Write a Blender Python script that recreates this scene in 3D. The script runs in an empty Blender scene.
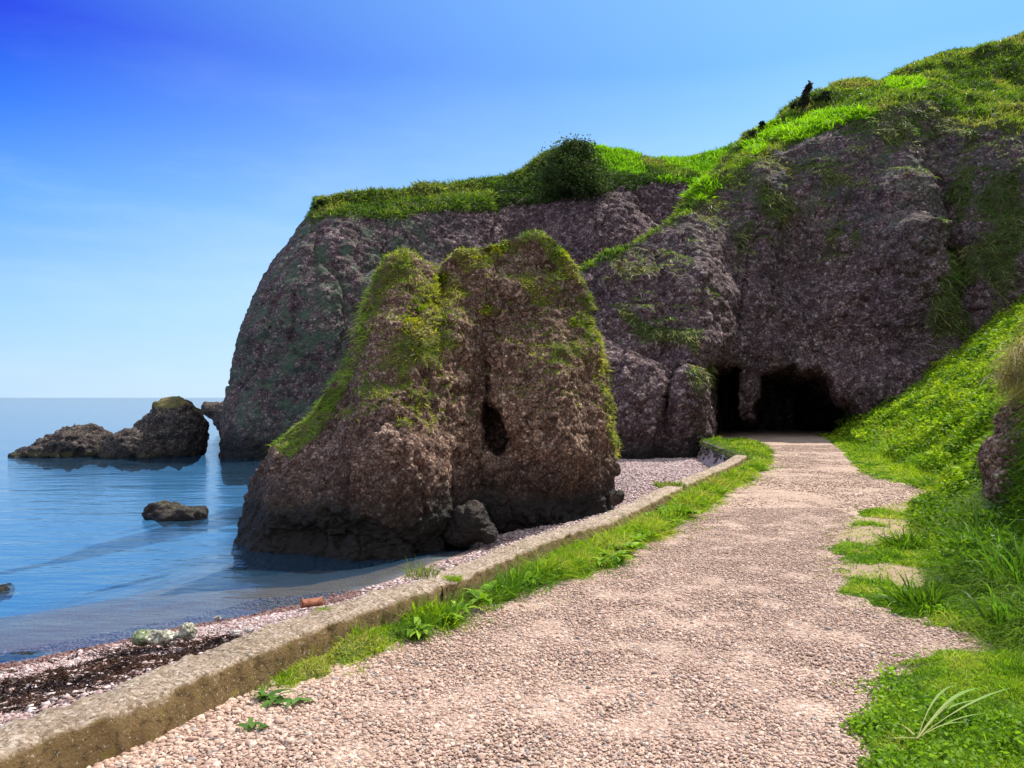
import bpy, math, random
import numpy as np
from mathutils import Vector

R = math.radians
rng = np.random.default_rng(11)
random.seed(5)
C = bpy.context.scene.collection
F_, HZ, CAMZ = 780.0, 397.5, 1.6
SEA = -1.0
SUN_AZ, SUN_EL = 49.0, 55.0        # azimuth from +Y towards +X


def at(px, py, Y):
    return np.array([(px - 512) / F_ * Y, Y, CAMZ - (py - HZ) / F_ * Y])


def proj(P):
    y = np.maximum(P[:, 1], 0.3)
    return 512 + F_ * P[:, 0] / y, HZ - F_ * (P[:, 2] - CAMZ) / y


def sstep(a, b, x):
    t = np.clip((x - a) / (b - a), 0, 1)
    return t * t * (3 - 2 * t)


# ------------------------------------------------------------------ noise
def _h(ix, iy, iz, s):
    n = (ix.astype(np.int64) * 374761393 + iy.astype(np.int64) * 668265263 + iz.astype(np.int64) * 2147483647 + s * 1274126177) & 0xFFFFFFFF
    n = ((n ^ (n >> 13)) * 1274126177) & 0xFFFFFFFF
    n = ((n ^ (n >> 16)) * 2246822519) & 0xFFFFFFFF
    n = n ^ (n >> 15)
    return (n & 0xFFFFFF).astype(np.float64) / 16777215.0


def vnoise(P, s=0):
    i = np.floor(P).astype(np.int64)
    f = P - i
    u = f * f * f * (f * (f * 6 - 15) + 10)
    r = np.zeros(len(P))
    for dx in (0, 1):
        wx = u[:, 0] if dx else 1 - u[:, 0]
        for dy in (0, 1):
            wy = u[:, 1] if dy else 1 - u[:, 1]
            for dz in (0, 1):
                wz = u[:, 2] if dz else 1 - u[:, 2]
                r += wx * wy * wz * _h(i[:, 0] + dx, i[:, 1] + dy, i[:, 2] + dz, s)
    return r * 2 - 1


def fbm(P, scale, octv=4, s=0, gain=.5):
    P = np.asarray(P, float)
    r = np.zeros(len(P)); a = 1.0; tot = 0
    for o in range(octv):
        r += a * vnoise(P / scale * (2.03 ** o) + 17.3 * o, s + o)
        tot += a; a *= gain
    return r / tot


def ridged(P, scale, octv=3, s=0):
    r = np.zeros(len(P)); a = 1.0; tot = 0
    for o in range(octv):
        r += a * (1 - 2 * np.abs(vnoise(P / scale * (2.1 ** o) + 9.1 * o, s + o)))
        tot += a; a *= .5
    return r / tot


def worley(P, scale, s=0):
    Q = P / scale
    i = np.floor(Q).astype(np.int64)
    F1 = np.full(len(P), 9.0); F2 = np.full(len(P), 9.0); cid = np.zeros(len(P))
    for dx in (-1, 0, 1):
        for dy in (-1, 0, 1):
            for dz in (-1, 0, 1):
                a, b, c = i[:, 0] + dx, i[:, 1] + dy, i[:, 2] + dz
                d = np.sqrt((a + _h(a, b, c, s) - Q[:, 0]) ** 2 + (b + _h(a, b, c, s + 1) - Q[:, 1]) ** 2 + (c + _h(a, b, c, s + 2) - Q[:, 2]) ** 2)
                m = d < F1
                F2 = np.where(m, F1, np.minimum(F2, d))
                cid = np.where(m, _h(a, b, c, s + 3), cid)
                F1 = np.where(m, d, F1)
    return F1, F2, cid


def fbm2(x, y, scale, octv=4, s=0):
    return fbm(np.stack([x, y, np.zeros_like(x) + s * 3.7], 1), scale, octv, s)


# ------------------------------------------------------------------ mesh plumbing
def mk(name, V, faces, mat=None, parent=None, fattr=None, cattr=None, smooth=True, kind=None):
    """faces: list of integer arrays (n,3) and/or (n,4)."""
    V = np.asarray(V, np.float32)
    faces = [np.asarray(f, np.int32) for f in faces if len(f)]
    me = bpy.data.meshes.new(name)
    me.vertices.add(len(V)); me.vertices.foreach_set('co', V.ravel())
    nl = sum(f.size for f in faces); npoly = sum(len(f) for f in faces)
    me.loops.add(nl); me.polygons.add(npoly)
    me.loops.foreach_set('vertex_index', np.concatenate([f.ravel() for f in faces]))
    st = []; o = 0
    for f in faces:
        k = f.shape[1]; st.append(o + np.arange(len(f)) * k); o += f.size
    me.polygons.foreach_set('loop_start', np.concatenate(st).astype(np.int32))
    me.polygons.foreach_set('use_smooth', np.full(npoly, smooth))
    for k, v in (fattr or {}).items():
        a = me.attributes.new(k, 'FLOAT', 'POINT'); a.data.foreach_set('value', np.asarray(v, np.float32))
    if cattr is not None:
        c = np.ones((len(V), 4), np.float32); c[:, :3] = cattr
        a = me.attributes.new('tint', 'FLOAT_COLOR', 'POINT'); a.data.foreach_set('color', c.ravel())
    me.update(calc_edges=True)
    me.validate()
    ob = bpy.data.objects.new(name, me); C.objects.link(ob)
    if mat: me.materials.append(mat)
    if parent: ob.parent = parent
    if kind: ob['kind'] = kind
    return ob


def tag(o, label, cat, group=None):
    o['label'] = label; o['category'] = cat
    if group: o['group'] = group
    return o


def empty(name, loc, label, cat, group=None):
    o = bpy.data.objects.new(name, None); C.objects.link(o)
    o.location = loc; o.empty_display_size = .2
    return tag(o, label, cat, group)


def vnormals(V, faces):
    N = np.zeros_like(V)
    for f in faces:
        if not len(f): continue
        n = np.cross(V[f[:, 2]] - V[f[:, 0]], V[f[:, -1]] - V[f[:, 1]]) if f.shape[1] == 4 else np.cross(V[f[:, 1]] - V[f[:, 0]], V[f[:, 2]] - V[f[:, 0]])
        for k in range(f.shape[1]):
            np.add.at(N, f[:, k], n)
    return N / np.maximum(np.linalg.norm(N, axis=1, keepdims=True), 1e-9)


def remesh(V, faces, voxel, ngons=()):
    me = bpy.data.meshes.new('work')
    fl = [tuple(int(i) for i in q) for f in faces for q in f] + [tuple(int(i) for i in g) for g in ngons]
    me.from_pydata([tuple(v) for v in V], [], fl); me.update()
    ob = bpy.data.objects.new('work', me); C.objects.link(ob)
    m = ob.modifiers.new('r', 'REMESH'); m.mode = 'VOXEL'; m.voxel_size = voxel; m.adaptivity = 0
    dg = bpy.context.evaluated_depsgraph_get()
    e = ob.evaluated_get(dg); em = e.to_mesh()
    n = len(em.vertices); co = np.empty(n * 3, np.float32); em.vertices.foreach_get('co', co)
    ls = np.empty(len(em.polygons), np.int32); em.polygons.foreach_get('loop_start', ls)
    lv = np.empty(len(em.loops), np.int32); em.loops.foreach_get('vertex_index', lv)
    lt = np.diff(np.append(ls, len(lv)))
    fs = []
    for k in (3, 4):
        q = ls[lt == k]
        if len(q): fs.append(np.stack([lv[q + j] for j in range(k)], 1))
    e.to_mesh_clear()
    bpy.data.objects.remove(ob); bpy.data.meshes.remove(me)
    V = co.reshape(-1, 3).astype(float)
    return V, fs


def relax(V, faces, it=2, lam=.5):
    for _ in range(it):
        S = np.zeros_like(V); n = np.zeros(len(V))
        for f in faces:
            k = f.shape[1]
            for j in range(k):
                np.add.at(S, f[:, j], V[f[:, (j + 1) % k]]); np.add.at(n, f[:, j], 1)
        V = V + lam * (S / np.maximum(n, 1)[:, None] - V)
    return V


def crom(P, n):
    """Catmull-Rom along axis 0, n samples per span."""
    P = np.asarray(P, float); m = len(P)
    E = np.concatenate([(2 * P[:1] - P[1:2]), P, (2 * P[-1:] - P[-2:-1])])
    out = []
    for i in range(m - 1):
        p0, p1, p2, p3 = E[i], E[i + 1], E[i + 2], E[i + 3]
        for t in np.arange(n) / n:
            out.append(.5 * (2 * p1 + (p2 - p0) * t + (2 * p0 - 5 * p1 + 4 * p2 - p3) * t * t + (3 * p1 - p0 - 3 * p2 + p3) * t ** 3))
    out.append(P[-1])
    return np.array(out)


def loft(G, nu, nv):
    """G[col,row,3] control grid -> closed tube (rows wrap round underneath) with end caps."""
    A = crom(G, nu)
    B = crom(np.swapaxes(A, 0, 1), nv)
    B = np.swapaxes(B, 0, 1)
    nc, nr = B.shape[:2]
    idx = np.arange(nc * nr).reshape(nc, nr)
    nxt = np.roll(idx, -1, axis=1)
    q = np.stack([idx[:-1], idx[1:], nxt[1:], nxt[:-1]], -1).reshape(-1, 4)
    return B, q, [idx[0].tolist(), idx[-1][::-1].tolist()]


# ------------------------------------------------------------------ materials
def new_mat(name):
    m = bpy.data.materials.new(name); m.use_nodes = True
    nt = m.node_tree; nt.nodes.clear()
    return m, nt


class NB:
    def __init__(s, nt): s.nt = nt
    def n(s, t, **kw):
        nd = s.nt.nodes.new(t)
        for k, v in kw.items():
            if k.startswith('i_'):
                key = k[2:]
                nd.inputs[int(key) if key.isdigit() else key.replace('_', ' ')].default_value = v
            else: setattr(nd, k, v)
        return nd
    def l(s, a, b): s.nt.links.new(a, b)
    def noise(s, vec, scale, detail=4, rough=.55):
        nd = s.n('ShaderNodeTexNoise', i_Scale=scale, i_Detail=detail, i_Roughness=rough); s.l(vec, nd.inputs['Vector']); return nd.outputs['Fac']
    def vor(s, vec, scale, feat='F1', out='Distance', rnd=1):
        nd = s.n('ShaderNodeTexVoronoi', feature=feat); nd.inputs['Scale'].default_value = scale; nd.inputs['Randomness'].default_value = rnd
        s.l(vec, nd.inputs['Vector']); return nd.outputs[out]
    def ramp(s, f, stops, interp='LINEAR'):
        nd = s.n('ShaderNodeValToRGB'); cr = nd.color_ramp; cr.interpolation = interp
        while len(cr.elements) < len(stops): cr.elements.new(.5)
        for e, (p, c) in zip(cr.elements, stops):
            e.position = p; e.color = (*c, 1) if len(c) == 3 else c
        s.l(f, nd.inputs['Fac']); return nd.outputs['Color']
    def mix(s, f, a, b, mode='MIX'):
        nd = s.n('ShaderNodeMix', data_type='RGBA', blend_type=mode)
        for v, k in ((f, 0), (a, 6), (b, 7)):
            if hasattr(v, 'is_linked'): s.l(v, nd.inputs[k])
            elif k == 0: nd.inputs[0].default_value = v
            else: nd.inputs[k].default_value = (*v, 1)
        return nd.outputs[2]
    def math(s, op, a, b=None, clamp=False):
        nd = s.n('ShaderNodeMath', operation=op, use_clamp=clamp)
        for v, k in ((a, 0), (b, 1)):
            if v is None: continue
            if hasattr(v, 'is_linked'): s.l(v, nd.inputs[k])
            else: nd.inputs[k].default_value = v
        return nd.outputs[0]
    def mrange(s, v, a, b, c=0., d=1.):
        nd = s.n('ShaderNodeMapRange'); s.l(v, nd.inputs[0])
        for k, x in zip((1, 2, 3, 4), (a, b, c, d)): nd.inputs[k].default_value = x
        return nd.outputs[0]
    def attr(s, name, out='Fac'): return s.n('ShaderNodeAttribute', attribute_name=name).outputs[out]
    def pos(s): return s.n('ShaderNodeNewGeometry').outputs['Position']
    def sep(s, v):
        nd = s.n('ShaderNodeSeparateXYZ'); s.l(v, nd.inputs[0]); return nd.outputs
    def bump(s, h, strength, dist, nrm=None):
        nd = s.n('ShaderNodeBump'); nd.inputs['Strength'].default_value = strength; nd.inputs['Distance'].default_value = dist
        s.l(h, nd.inputs['Height'])
        if nrm is not None: s.l(nrm, nd.inputs['Normal'])
        return nd.outputs['Normal']
    def out(s, col, rough=.9, nrm=None, spec=.3):
        p = s.n('ShaderNodeBsdfPrincipled')
        if hasattr(col, 'is_linked'): s.l(col, p.inputs['Base Color'])
        else: p.inputs['Base Color'].default_value = (*col, 1)
        if hasattr(rough, 'is_linked'): s.l(rough, p.inputs['Roughness'])
        else: p.inputs['Roughness'].default_value = rough
        p.inputs['Specular IOR Level'].default_value = spec
        if nrm is not None: s.l(nrm, p.inputs['Normal'])
        o = s.n('ShaderNodeOutputMaterial'); s.l(p.outputs[0], o.inputs[0]); return p


def rock_mat(name, stops, cs, moss=((.045, .06, .02), (.10, .10, .035)), lichen=None, wet=(-.55, .15)):
    m, nt = new_mat(name); b = NB(nt); p0 = b.pos()
    wn = b.n('ShaderNodeTexNoise'); wn.inputs['Scale'].default_value = .9 / cs; wn.inputs['Detail'].default_value = 3; b.l(p0, wn.inputs['Vector'])
    wm = b.n('ShaderNodeVectorMath', operation='MULTIPLY_ADD'); b.l(wn.outputs['Color'], wm.inputs[0]); wm.inputs[1].default_value = (cs * .8,) * 3; b.l(p0, wm.inputs[2])
    p = wm.outputs[0]
    cob = b.attr('cob')
    base = b.ramp(cob, stops)
    fine = b.vor(p, 1 / cs, 'F1', 'Color')
    fv = b.n('ShaderNodeSeparateColor'); b.l(fine, fv.inputs[0])
    base = b.mix(.7, base, b.ramp(fv.outputs[0], stops))
    sm = b.vor(p, 2.6 / cs, 'F1', 'Color'); sv = b.n('ShaderNodeSeparateColor'); b.l(sm, sv.inputs[0])
    base = b.mix(1, base, b.ramp(sv.outputs[1], [(.0, (.55, .53, .52)), (.5, (.95, .94, .93)), (.85, (1.3, 1.28, 1.25)), (1, (1.9, 1.85, 1.8))]), 'MULTIPLY')
    grain = b.noise(p, 2.2 / cs, 6, .7)
    base = b.mix(1, base, b.ramp(grain, [(.25, (.45, .45, .45)), (.75, (1.45, 1.42, 1.38))]), 'MULTIPLY')
    edge = b.n('ShaderNodeTexVoronoi', feature='DISTANCE_TO_EDGE'); edge.inputs['Scale'].default_value = 1 / cs; b.l(p, edge.inputs['Vector'])
    base = b.mix(1, base, b.ramp(edge.outputs['Distance'], [(.0, (.42, .40, .39)), (.14, (.9, .9, .9)), (.4, (1.2, 1.2, 1.2))]), 'MULTIPLY')
    big = b.noise(p, .35, 5, .6)
    base = b.mix(1, base, b.ramp(big, [(.3, (.72, .68, .72)), (.7, (1.25, 1.22, 1.15))]), 'MULTIPLY')
    stm = b.n('ShaderNodeMapping'); stm.inputs['Scale'].default_value = (1, 1, .16); b.l(p0, stm.inputs[0])
    base = b.mix(1, base, b.ramp(b.noise(stm.outputs[0], .14 / cs, 6, .65), [(.3, (.62, .60, .62)), (.5, (1, 1, 1)), (.72, (1.22, 1.18, 1.12))]), 'MULTIPLY')
    if lichen:
        lf = b.mrange(b.noise(p, 1.3, 6, .7), .44, .64)
        lf = b.math('MULTIPLY', lf, b.attr('lich'), True)
        base = b.mix(lf, base, lichen)
    veg = b.attr('veg')
    vn = b.noise(p, 1.6 / cs, 5, .65)
    vf = b.mrange(b.math('ADD', b.math('MULTIPLY', vn, .9), veg), .95, 1.1)
    mossc = b.mix(b.noise(p, 2.5, 4), *moss)
    base = b.mix(vf, base, mossc)
    z = b.sep(p)[2]
    zw = b.math('ADD', z, b.math('MULTIPLY', b.noise(p, 1.1, 4), -.9))
    wf = b.mrange(zw, wet[0] - .45, wet[1] - .45, 1, 0)
    base = b.mix(wf, base, b.ramp(grain, [(.3, (.010, .009, .008)), (.8, (.035, .028, .022))]))
    h = b.math('ADD', b.math('MULTIPLY', b.vor(p, 1 / cs), -1.), b.math('MULTIPLY', grain, .8))
    nrm = b.bump(h, 1., cs * .7)
    nrm = b.bump(b.noise(p, 7 / cs, 5, .7), .6, cs * .2, nrm)
    b.out(base, b.mrange(wf, 0, 1, .9, .6), nrm, .25)
    return m


CLIFF = rock_mat('cliff_conglomerate', [(0, (.060, .037, .044)), (.35, (.122, .080, .091)), (.7, (.19, .13, .143)), (1, (.37, .30, .31))], .13, lichen=(.075, .115, .07), wet=(-.35, .5))
STACKM = rock_mat('stack_conglomerate', [(0, (.08, .048, .036)), (.4, (.20, .122, .092)), (.75, (.32, .21, .158)), (1, (.55, .43, .34))], .065, moss=((.06, .07, .02), (.16, .13, .05)), wet=(-.35, .6))
SEAROCK = rock_mat('sea_rock', [(0, (.04, .034, .033)), (.5, (.085, .072, .066)), (1, (.19, .16, .14))], .10, moss=((.10, .10, .035), (.22, .17, .07)), wet=(-.95, -.3))
RUBBLE = rock_mat('rubble_stone', [(0, (.07, .062, .06)), (.5, (.16, .14, .13)), (1, (.32, .29, .27))], .12, moss=((.06, .09, .02), (.12, .15, .04)), wet=(-3, -2.8))
STONE_PALE = rock_mat('pale_stone', [(0, (.45, .47, .38)), (.5, (.58, .6, .48)), (1, (.72, .72, .62))], .05, moss=((.12, .20, .05), (.2, .26, .1)), wet=(-3, -2.8))
STONE_WHITE = rock_mat('white_stone', [(0, (.55, .53, .5)), (1, (.75, .73, .7))], .03, wet=(-3, -2.8))


def leaf_mat(name, trans=.45, rough=.5):
    m, nt = new_mat(name); b = NB(nt)
    c = b.attr('tint', 'Color')
    p = b.n('ShaderNodeBsdfPrincipled'); b.l(c, p.inputs['Base Color']); p.inputs['Roughness'].default_value = rough
    p.inputs['Specular IOR Level'].default_value = .12
    t = b.n('ShaderNodeBsdfTranslucent')
    b.l(b.mix(1, c, (1.25, 1.3, .55), 'MULTIPLY'), t.inputs[0])
    mx = b.n('ShaderNodeMixShader'); mx.inputs[0].default_value = trans
    b.l(p.outputs[0], mx.inputs[1]); b.l(t.outputs[0], mx.inputs[2])
    o = b.n('ShaderNodeOutputMaterial'); b.l(mx.outputs[0], o.inputs[0])
    return m


GRASS = leaf_mat('grass_blades')
LEAF = leaf_mat('leaves', .4, .6)
DRY = leaf_mat('seaweed', .05, .45)


def pebble_mat(name):
    m, nt = new_mat(name); b = NB(nt); p = b.pos()
    c = b.attr('tint', 'Color')
    g = b.noise(p, 140, 4, .7)
    c = b.mix(1, c, b.ramp(g, [(.25, (.72, .70, .68)), (.75, (1.22, 1.2, 1.18))]), 'MULTIPLY')
    b.out(c, .75, b.bump(g, .3, .004), .3)
    return m


PEB = pebble_mat('pebble_stone')


def gravel_mat():
    m, nt = new_mat('gravel_bed'); b = NB(nt); p = b.pos()
    v1 = b.vor(p, 42, 'F1', 'Color'); sc = b.n('ShaderNodeSeparateColor'); b.l(v1, sc.inputs[0])
    st = [(0, (.28, .19, .145)), (.35, (.41, .28, .21)), (.7, (.48, .34, .26)), (1, (.60, .49, .41))]
    c = b.ramp(sc.outputs[0], st)
    sand = b.mrange(b.noise(p, .55, 5, .6), .47, .62)
    c = b.mix(b.math('MULTIPLY', sand, .4), c, (.43, .315, .235))
    c = b.mix(1, c, b.ramp(b.noise(p, 1.6, 5, .65), [(.3, (.8, .78, .76)), (.7, (1.15, 1.14, 1.12))]), 'MULTIPLY')
    d = b.vor(p, 42); d2 = b.vor(p, 90)
    h = b.math('ADD', b.math('MULTIPLY', d, -1.), b.math('MULTIPLY', d2, -.4))
    b.out(c, .9, b.bump(h, .8, .02), .2)
    return m


def beach_mat():
    m, nt = new_mat('shingle'); b = NB(nt); p = b.pos(); z = b.sep(p)[2]
    v1 = b.vor(p, 26, 'F1', 'Color'); sc = b.n('ShaderNodeSeparateColor'); b.l(v1, sc.inputs[0])
    c = b.ramp(sc.outputs[0], [(0, (.22, .15, .14)), (.3, (.38, .29, .28)), (.7, (.50, .41, .41)), (1, (.70, .64, .64))])
    c = b.mix(1, c, b.ramp(b.noise(p, .8, 5, .65), [(.3, (.68, .64, .64)), (.7, (1.15, 1.12, 1.12))]), 'MULTIPLY')
    # wet shingle just above and below the water, weedy sea bed further down
    zz = b.math('ADD', z, b.math('MULTIPLY', b.noise(p, 1.5, 4), .12))
    zd = b.math('ADD', z, b.math('MULTIPLY', b.math('SUBTRACT', b.noise(p, .55, 6, .65), .5), 1.3))
    c = b.mix(b.mrange(zz, SEA + .12, SEA + .02, 0, 1), c, b.mix(b.noise(p, 9, 4), (.13, .068, .034), (.25, .145, .07)))
    weed = b.mrange(b.noise(p, .9, 6, .65), .46, .56)
    bed = b.mix(weed, (.24, .22, .22), (.12, .11, .10))
    c = b.mix(b.mrange(zd, SEA - .28, SEA - .8, 0, 1), c, bed)
    c = b.mix(b.mrange(zd, SEA - .35, SEA - 1.7, 0, 1), c, (.055, .19, .36))
    h = b.math('MULTIPLY', b.vor(p, 26), -1.)
    b.out(c, b.mrange(zz, SEA + .1, SEA + .03, .9, .35), b.bump(h, .8, .03), .3)
    return m


def concrete_mat():
    m, nt = new_mat('old_concrete'); b = NB(nt); p = b.pos()
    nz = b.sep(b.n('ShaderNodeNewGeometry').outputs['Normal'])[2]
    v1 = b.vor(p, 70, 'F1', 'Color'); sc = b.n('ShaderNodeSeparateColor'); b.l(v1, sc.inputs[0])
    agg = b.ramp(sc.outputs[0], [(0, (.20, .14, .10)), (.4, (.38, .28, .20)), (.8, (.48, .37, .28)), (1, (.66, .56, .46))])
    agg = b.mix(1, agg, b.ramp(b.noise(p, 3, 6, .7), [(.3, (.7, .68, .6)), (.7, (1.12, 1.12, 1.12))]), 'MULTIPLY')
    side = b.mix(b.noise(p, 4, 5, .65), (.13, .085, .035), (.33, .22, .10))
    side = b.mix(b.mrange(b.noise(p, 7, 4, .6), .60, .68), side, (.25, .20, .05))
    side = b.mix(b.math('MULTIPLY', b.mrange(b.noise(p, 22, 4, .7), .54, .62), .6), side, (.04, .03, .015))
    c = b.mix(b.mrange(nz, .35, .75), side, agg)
    c = b.mix(b.math('MULTIPLY', b.mrange(b.noise(p, 2.2, 5, .7), .58, .7), .55), c, (.14, .15, .05))
    cw = b.n('ShaderNodeTexNoise'); cw.inputs['Scale'].default_value = 3.; cw.inputs['Detail'].default_value = 5; b.l(p, cw.inputs['Vector'])
    cv = b.n('ShaderNodeVectorMath', operation='MULTIPLY_ADD'); b.l(cw.outputs['Color'], cv.inputs[0]); cv.inputs[1].default_value = (.5, .5, .5); b.l(p, cv.inputs[2])
    crk = b.mrange(b.vor(cv.outputs[0], .8, 'DISTANCE_TO_EDGE'), .0, .010, 1, 0)
    c = b.mix(b.math('MULTIPLY', crk, .75), c, (.05, .038, .022))
    c = b.mix(b.math('MULTIPLY', b.mrange(b.noise(p, 55, 3, .6), .62, .68), .7), c, (.62, .55, .46))
    c = b.mix(b.math('MULTIPLY', b.mrange(b.noise(cv.outputs[0], 48, 3, .6), .63, .69), .6), c, (.10, .075, .05))
    h = b.math('ADD', b.math('MULTIPLY', b.vor(p, 70), -.25), b.math('MULTIPLY', b.noise(p, 26, 8, .8), 1.4))
    b.out(c, .92, b.bump(h, .9, .02), .2)
    return m


def soil_mat(name, a, b_, c_):
    m, nt = new_mat(name); b = NB(nt); p = b.pos()
    c = b.mix(b.mrange(b.noise(p, 1.4, 5, .65), .38, .62), a, b_)
    c = b.mix(b.mrange(b.noise(p, 6, 5, .7), .5, .68), c, c_)
    c = b.mix(b.attr('bare'), c, b.mix(b.noise(p, 30, 5, .7), (.30, .20, .12), (.52, .38, .27)))
    rk = b.attr('rocky')
    c = b.mix(rk, c, b.ramp(b.vor(p, 9, 'F1', 'Distance'), [(0, (.22, .17, .18)), (.6, (.08, .065, .07))]))
    b.out(c, .95, b.bump(b.noise(p, 25, 6, .75), .8, .04), .15)
    return m


GRAVEL, SHINGLE, CONC = gravel_mat(), beach_mat(), concrete_mat()
TURF = soil_mat('turf_ground', (.09, .14, .018), (.13, .17, .03), (.22, .19, .08))
SLOPE = soil_mat('slope_ground', (.045, .09, .012), (.06, .11, .018), (.10, .11, .03))


def sea_mat():
    m, nt = new_mat('sea_water'); b = NB(nt); p = b.pos()
    mp = b.n('ShaderNodeMapping'); mp.inputs['Scale'].default_value = (.55, 1.5, 1); mp.inputs['Rotation'].default_value = (0, 0, R(12)); b.l(p, mp.inputs[0])
    w1 = b.noise(mp.outputs[0], 1.1, 4, .5); w2 = b.noise(mp.outputs[0], 5.5, 3, .5); w3 = b.noise(mp.outputs[0], .16, 3, .5)
    w4 = b.noise(mp.outputs[0], .42, 3, .5)
    h = b.math('ADD', b.math('ADD', b.math('ADD', b.math('MULTIPLY', w4, .3), b.math('MULTIPLY', w1, .6)), b.math('MULTIPLY', w2, .16)), b.math('MULTIPLY', w3, 1.6))
    nrm = b.bump(h, .42, .15)
    gl = b.n('ShaderNodeBsdfGlossy'); gl.inputs['Roughness'].default_value = .03; b.l(nrm, gl.inputs['Normal'])
    tr = b.n('ShaderNodeBsdfTransparent'); tr.inputs[0].default_value = (.80, .91, .96, 1)
    df = b.n('ShaderNodeBsdfDiffuse'); df.inputs[0].default_value = (.12, .31, .54, 1)
    m1 = b.n('ShaderNodeMixShader'); m1.inputs[0].default_value = .10
    b.l(tr.outputs[0], m1.inputs[1]); b.l(df.outputs[0], m1.inputs[2])
    fr = b.n('ShaderNodeFresnel'); fr.inputs['IOR'].default_value = 1.33; b.l(nrm, fr.inputs['Normal'])
    m2 = b.n('ShaderNodeMixShader'); b.l(b.math('MULTIPLY', fr.outputs[0], .93), m2.inputs[0]); b.l(m1.outputs[0], m2.inputs[1]); b.l(gl.outputs[0], m2.inputs[2])
    o = b.n('ShaderNodeOutputMaterial'); b.l(m2.outputs[0], o.inputs[0])
    return m


def plain_mat(name, c, rough=.85, var=.3, scale=20):
    m, nt = new_mat(name); b = NB(nt); p = b.pos()
    g = b.noise(p, scale, 5, .7)
    col = b.mix(1, c, b.ramp(g, [(.3, (1 - var,) * 3), (.7, (1 + var,) * 3)]), 'MULTIPLY')
    b.out(col, rough, b.bump(g, .5, .02), .2)
    return m


BARK = plain_mat('bark', (.07, .055, .045))
RUST = plain_mat('fired_clay', (.27, .11, .065), .9, .6, 28)
FLOWER = leaf_mat('gorse_flower', .3)

# ------------------------------------------------------------------ ribbons (blades and leaves), scatter
def unit(a): return a / np.maximum(np.linalg.norm(a, axis=1, keepdims=True), 1e-9)


def ribbons(P, D, L, W, col, droop=.4, prof=(1, .85, 0), fold=0., dvec=None, twist=None, tipcol=None):
    """n ribbons rooted at P along D, length L, width W; returns V,faces,colours."""
    n = len(P); k = len(prof)
    D = unit(D)
    rnd = rng.normal(size=(n, 3)) if twist is None else twist
    S = unit(np.cross(D, rnd))
    nrm = unit(np.cross(S, D))
    if dvec is None:
        dvec = D * np.array([1, 1, 0]) + rng.normal(size=(n, 3)) * .25 * np.array([1, 1, 0]); dvec = unit(dvec) * .6 + np.array([0, 0, -.8])
    droop = np.broadcast_to(np.asarray(droop, float), (n,))
    rows = 3 if fold else 2
    V = np.zeros((n, k, rows, 3)); Cc = np.zeros((n, k, rows, 3))
    for i, w in enumerate(prof):
        t = i / (k - 1)
        c = P + D * (L * (t - .28 * droop * t * t))[:, None] + dvec * (L * droop * t * t)[:, None]
        hw = (W * w * .5)[:, None]
        if rows == 2:
            V[:, i, 0] = c - S * hw; V[:, i, 1] = c + S * hw
        else:
            V[:, i, 0] = c - S * hw + nrm * hw * fold; V[:, i, 1] = c; V[:, i, 2] = c + S * hw + nrm * hw * fold
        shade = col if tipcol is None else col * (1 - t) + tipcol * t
        Cc[:, i] = shade[:, None, :]
    idx = np.arange(n * k * rows).reshape(n, k, rows)
    q = np.stack([idx[:, :-1, :-1], idx[:, :-1, 1:], idx[:, 1:, 1:], idx[:, 1:, :-1]], -1).reshape(-1, 4)
    return V.reshape(-1, 3), q, Cc.reshape(-1, 3)


class Bag:
    def __init__(s): s.V = []; s.F = []; s.C = []; s.o = 0
    def add(s, V, q, c):
        s.V.append(V); s.F.append(q + s.o); s.C.append(c); s.o += len(V)
    def build(s, name, mat, parent=None, kind=None, smooth=True):
        return mk(name, np.concatenate(s.V), [np.concatenate(s.F)], mat, parent, cattr=np.concatenate(s.C), kind=kind, smooth=smooth)


def sample(V, faces, w, n):
    """n random points on the faces weighted by area * mean vertex weight."""
    T = []
    for f in faces:
        if f.shape[1] == 4: T += [f[:, [0, 1, 2]], f[:, [0, 2, 3]]]
        else: T.append(f)
    T = np.concatenate(T)
    cr = np.cross(V[T[:, 1]] - V[T[:, 0]], V[T[:, 2]] - V[T[:, 0]]); A = np.linalg.norm(cr, axis=1)
    p = A * w[T].mean(1); p = p / p.sum()
    i = rng.choice(len(T), n, p=p)
    a, b = rng.random(n), rng.random(n); s = a + b > 1; a[s], b[s] = 1 - a[s], 1 - b[s]
    t = T[i]
    P = V[t[:, 0]] * (1 - a - b)[:, None] + V[t[:, 1]] * a[:, None] + V[t[:, 2]] * b[:, None]
    return P, cr[i] / np.maximum(A[i], 1e-9)[:, None]


def pick(cols, n, P=None, scale=1.5, jit=.2, s=3):
    """colour per blade, drawn from a palette with spatial clumps."""
    cols = np.array(cols, float)
    if P is None: f = rng.random(n)
    else: f = np.clip(.5 + fbm(P, scale, 3, s) * 1.1 + rng.normal(size=n) * .22, 0, .999)
    i = f * (len(cols) - 1); a = i.astype(int); t = (i - a)[:, None]
    c = cols[a] * (1 - t) + cols[np.minimum(a + 1, len(cols) - 1)] * t
    return c * (1 + rng.normal(size=(n, 1)) * jit).clip(.4, 1.7)


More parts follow.
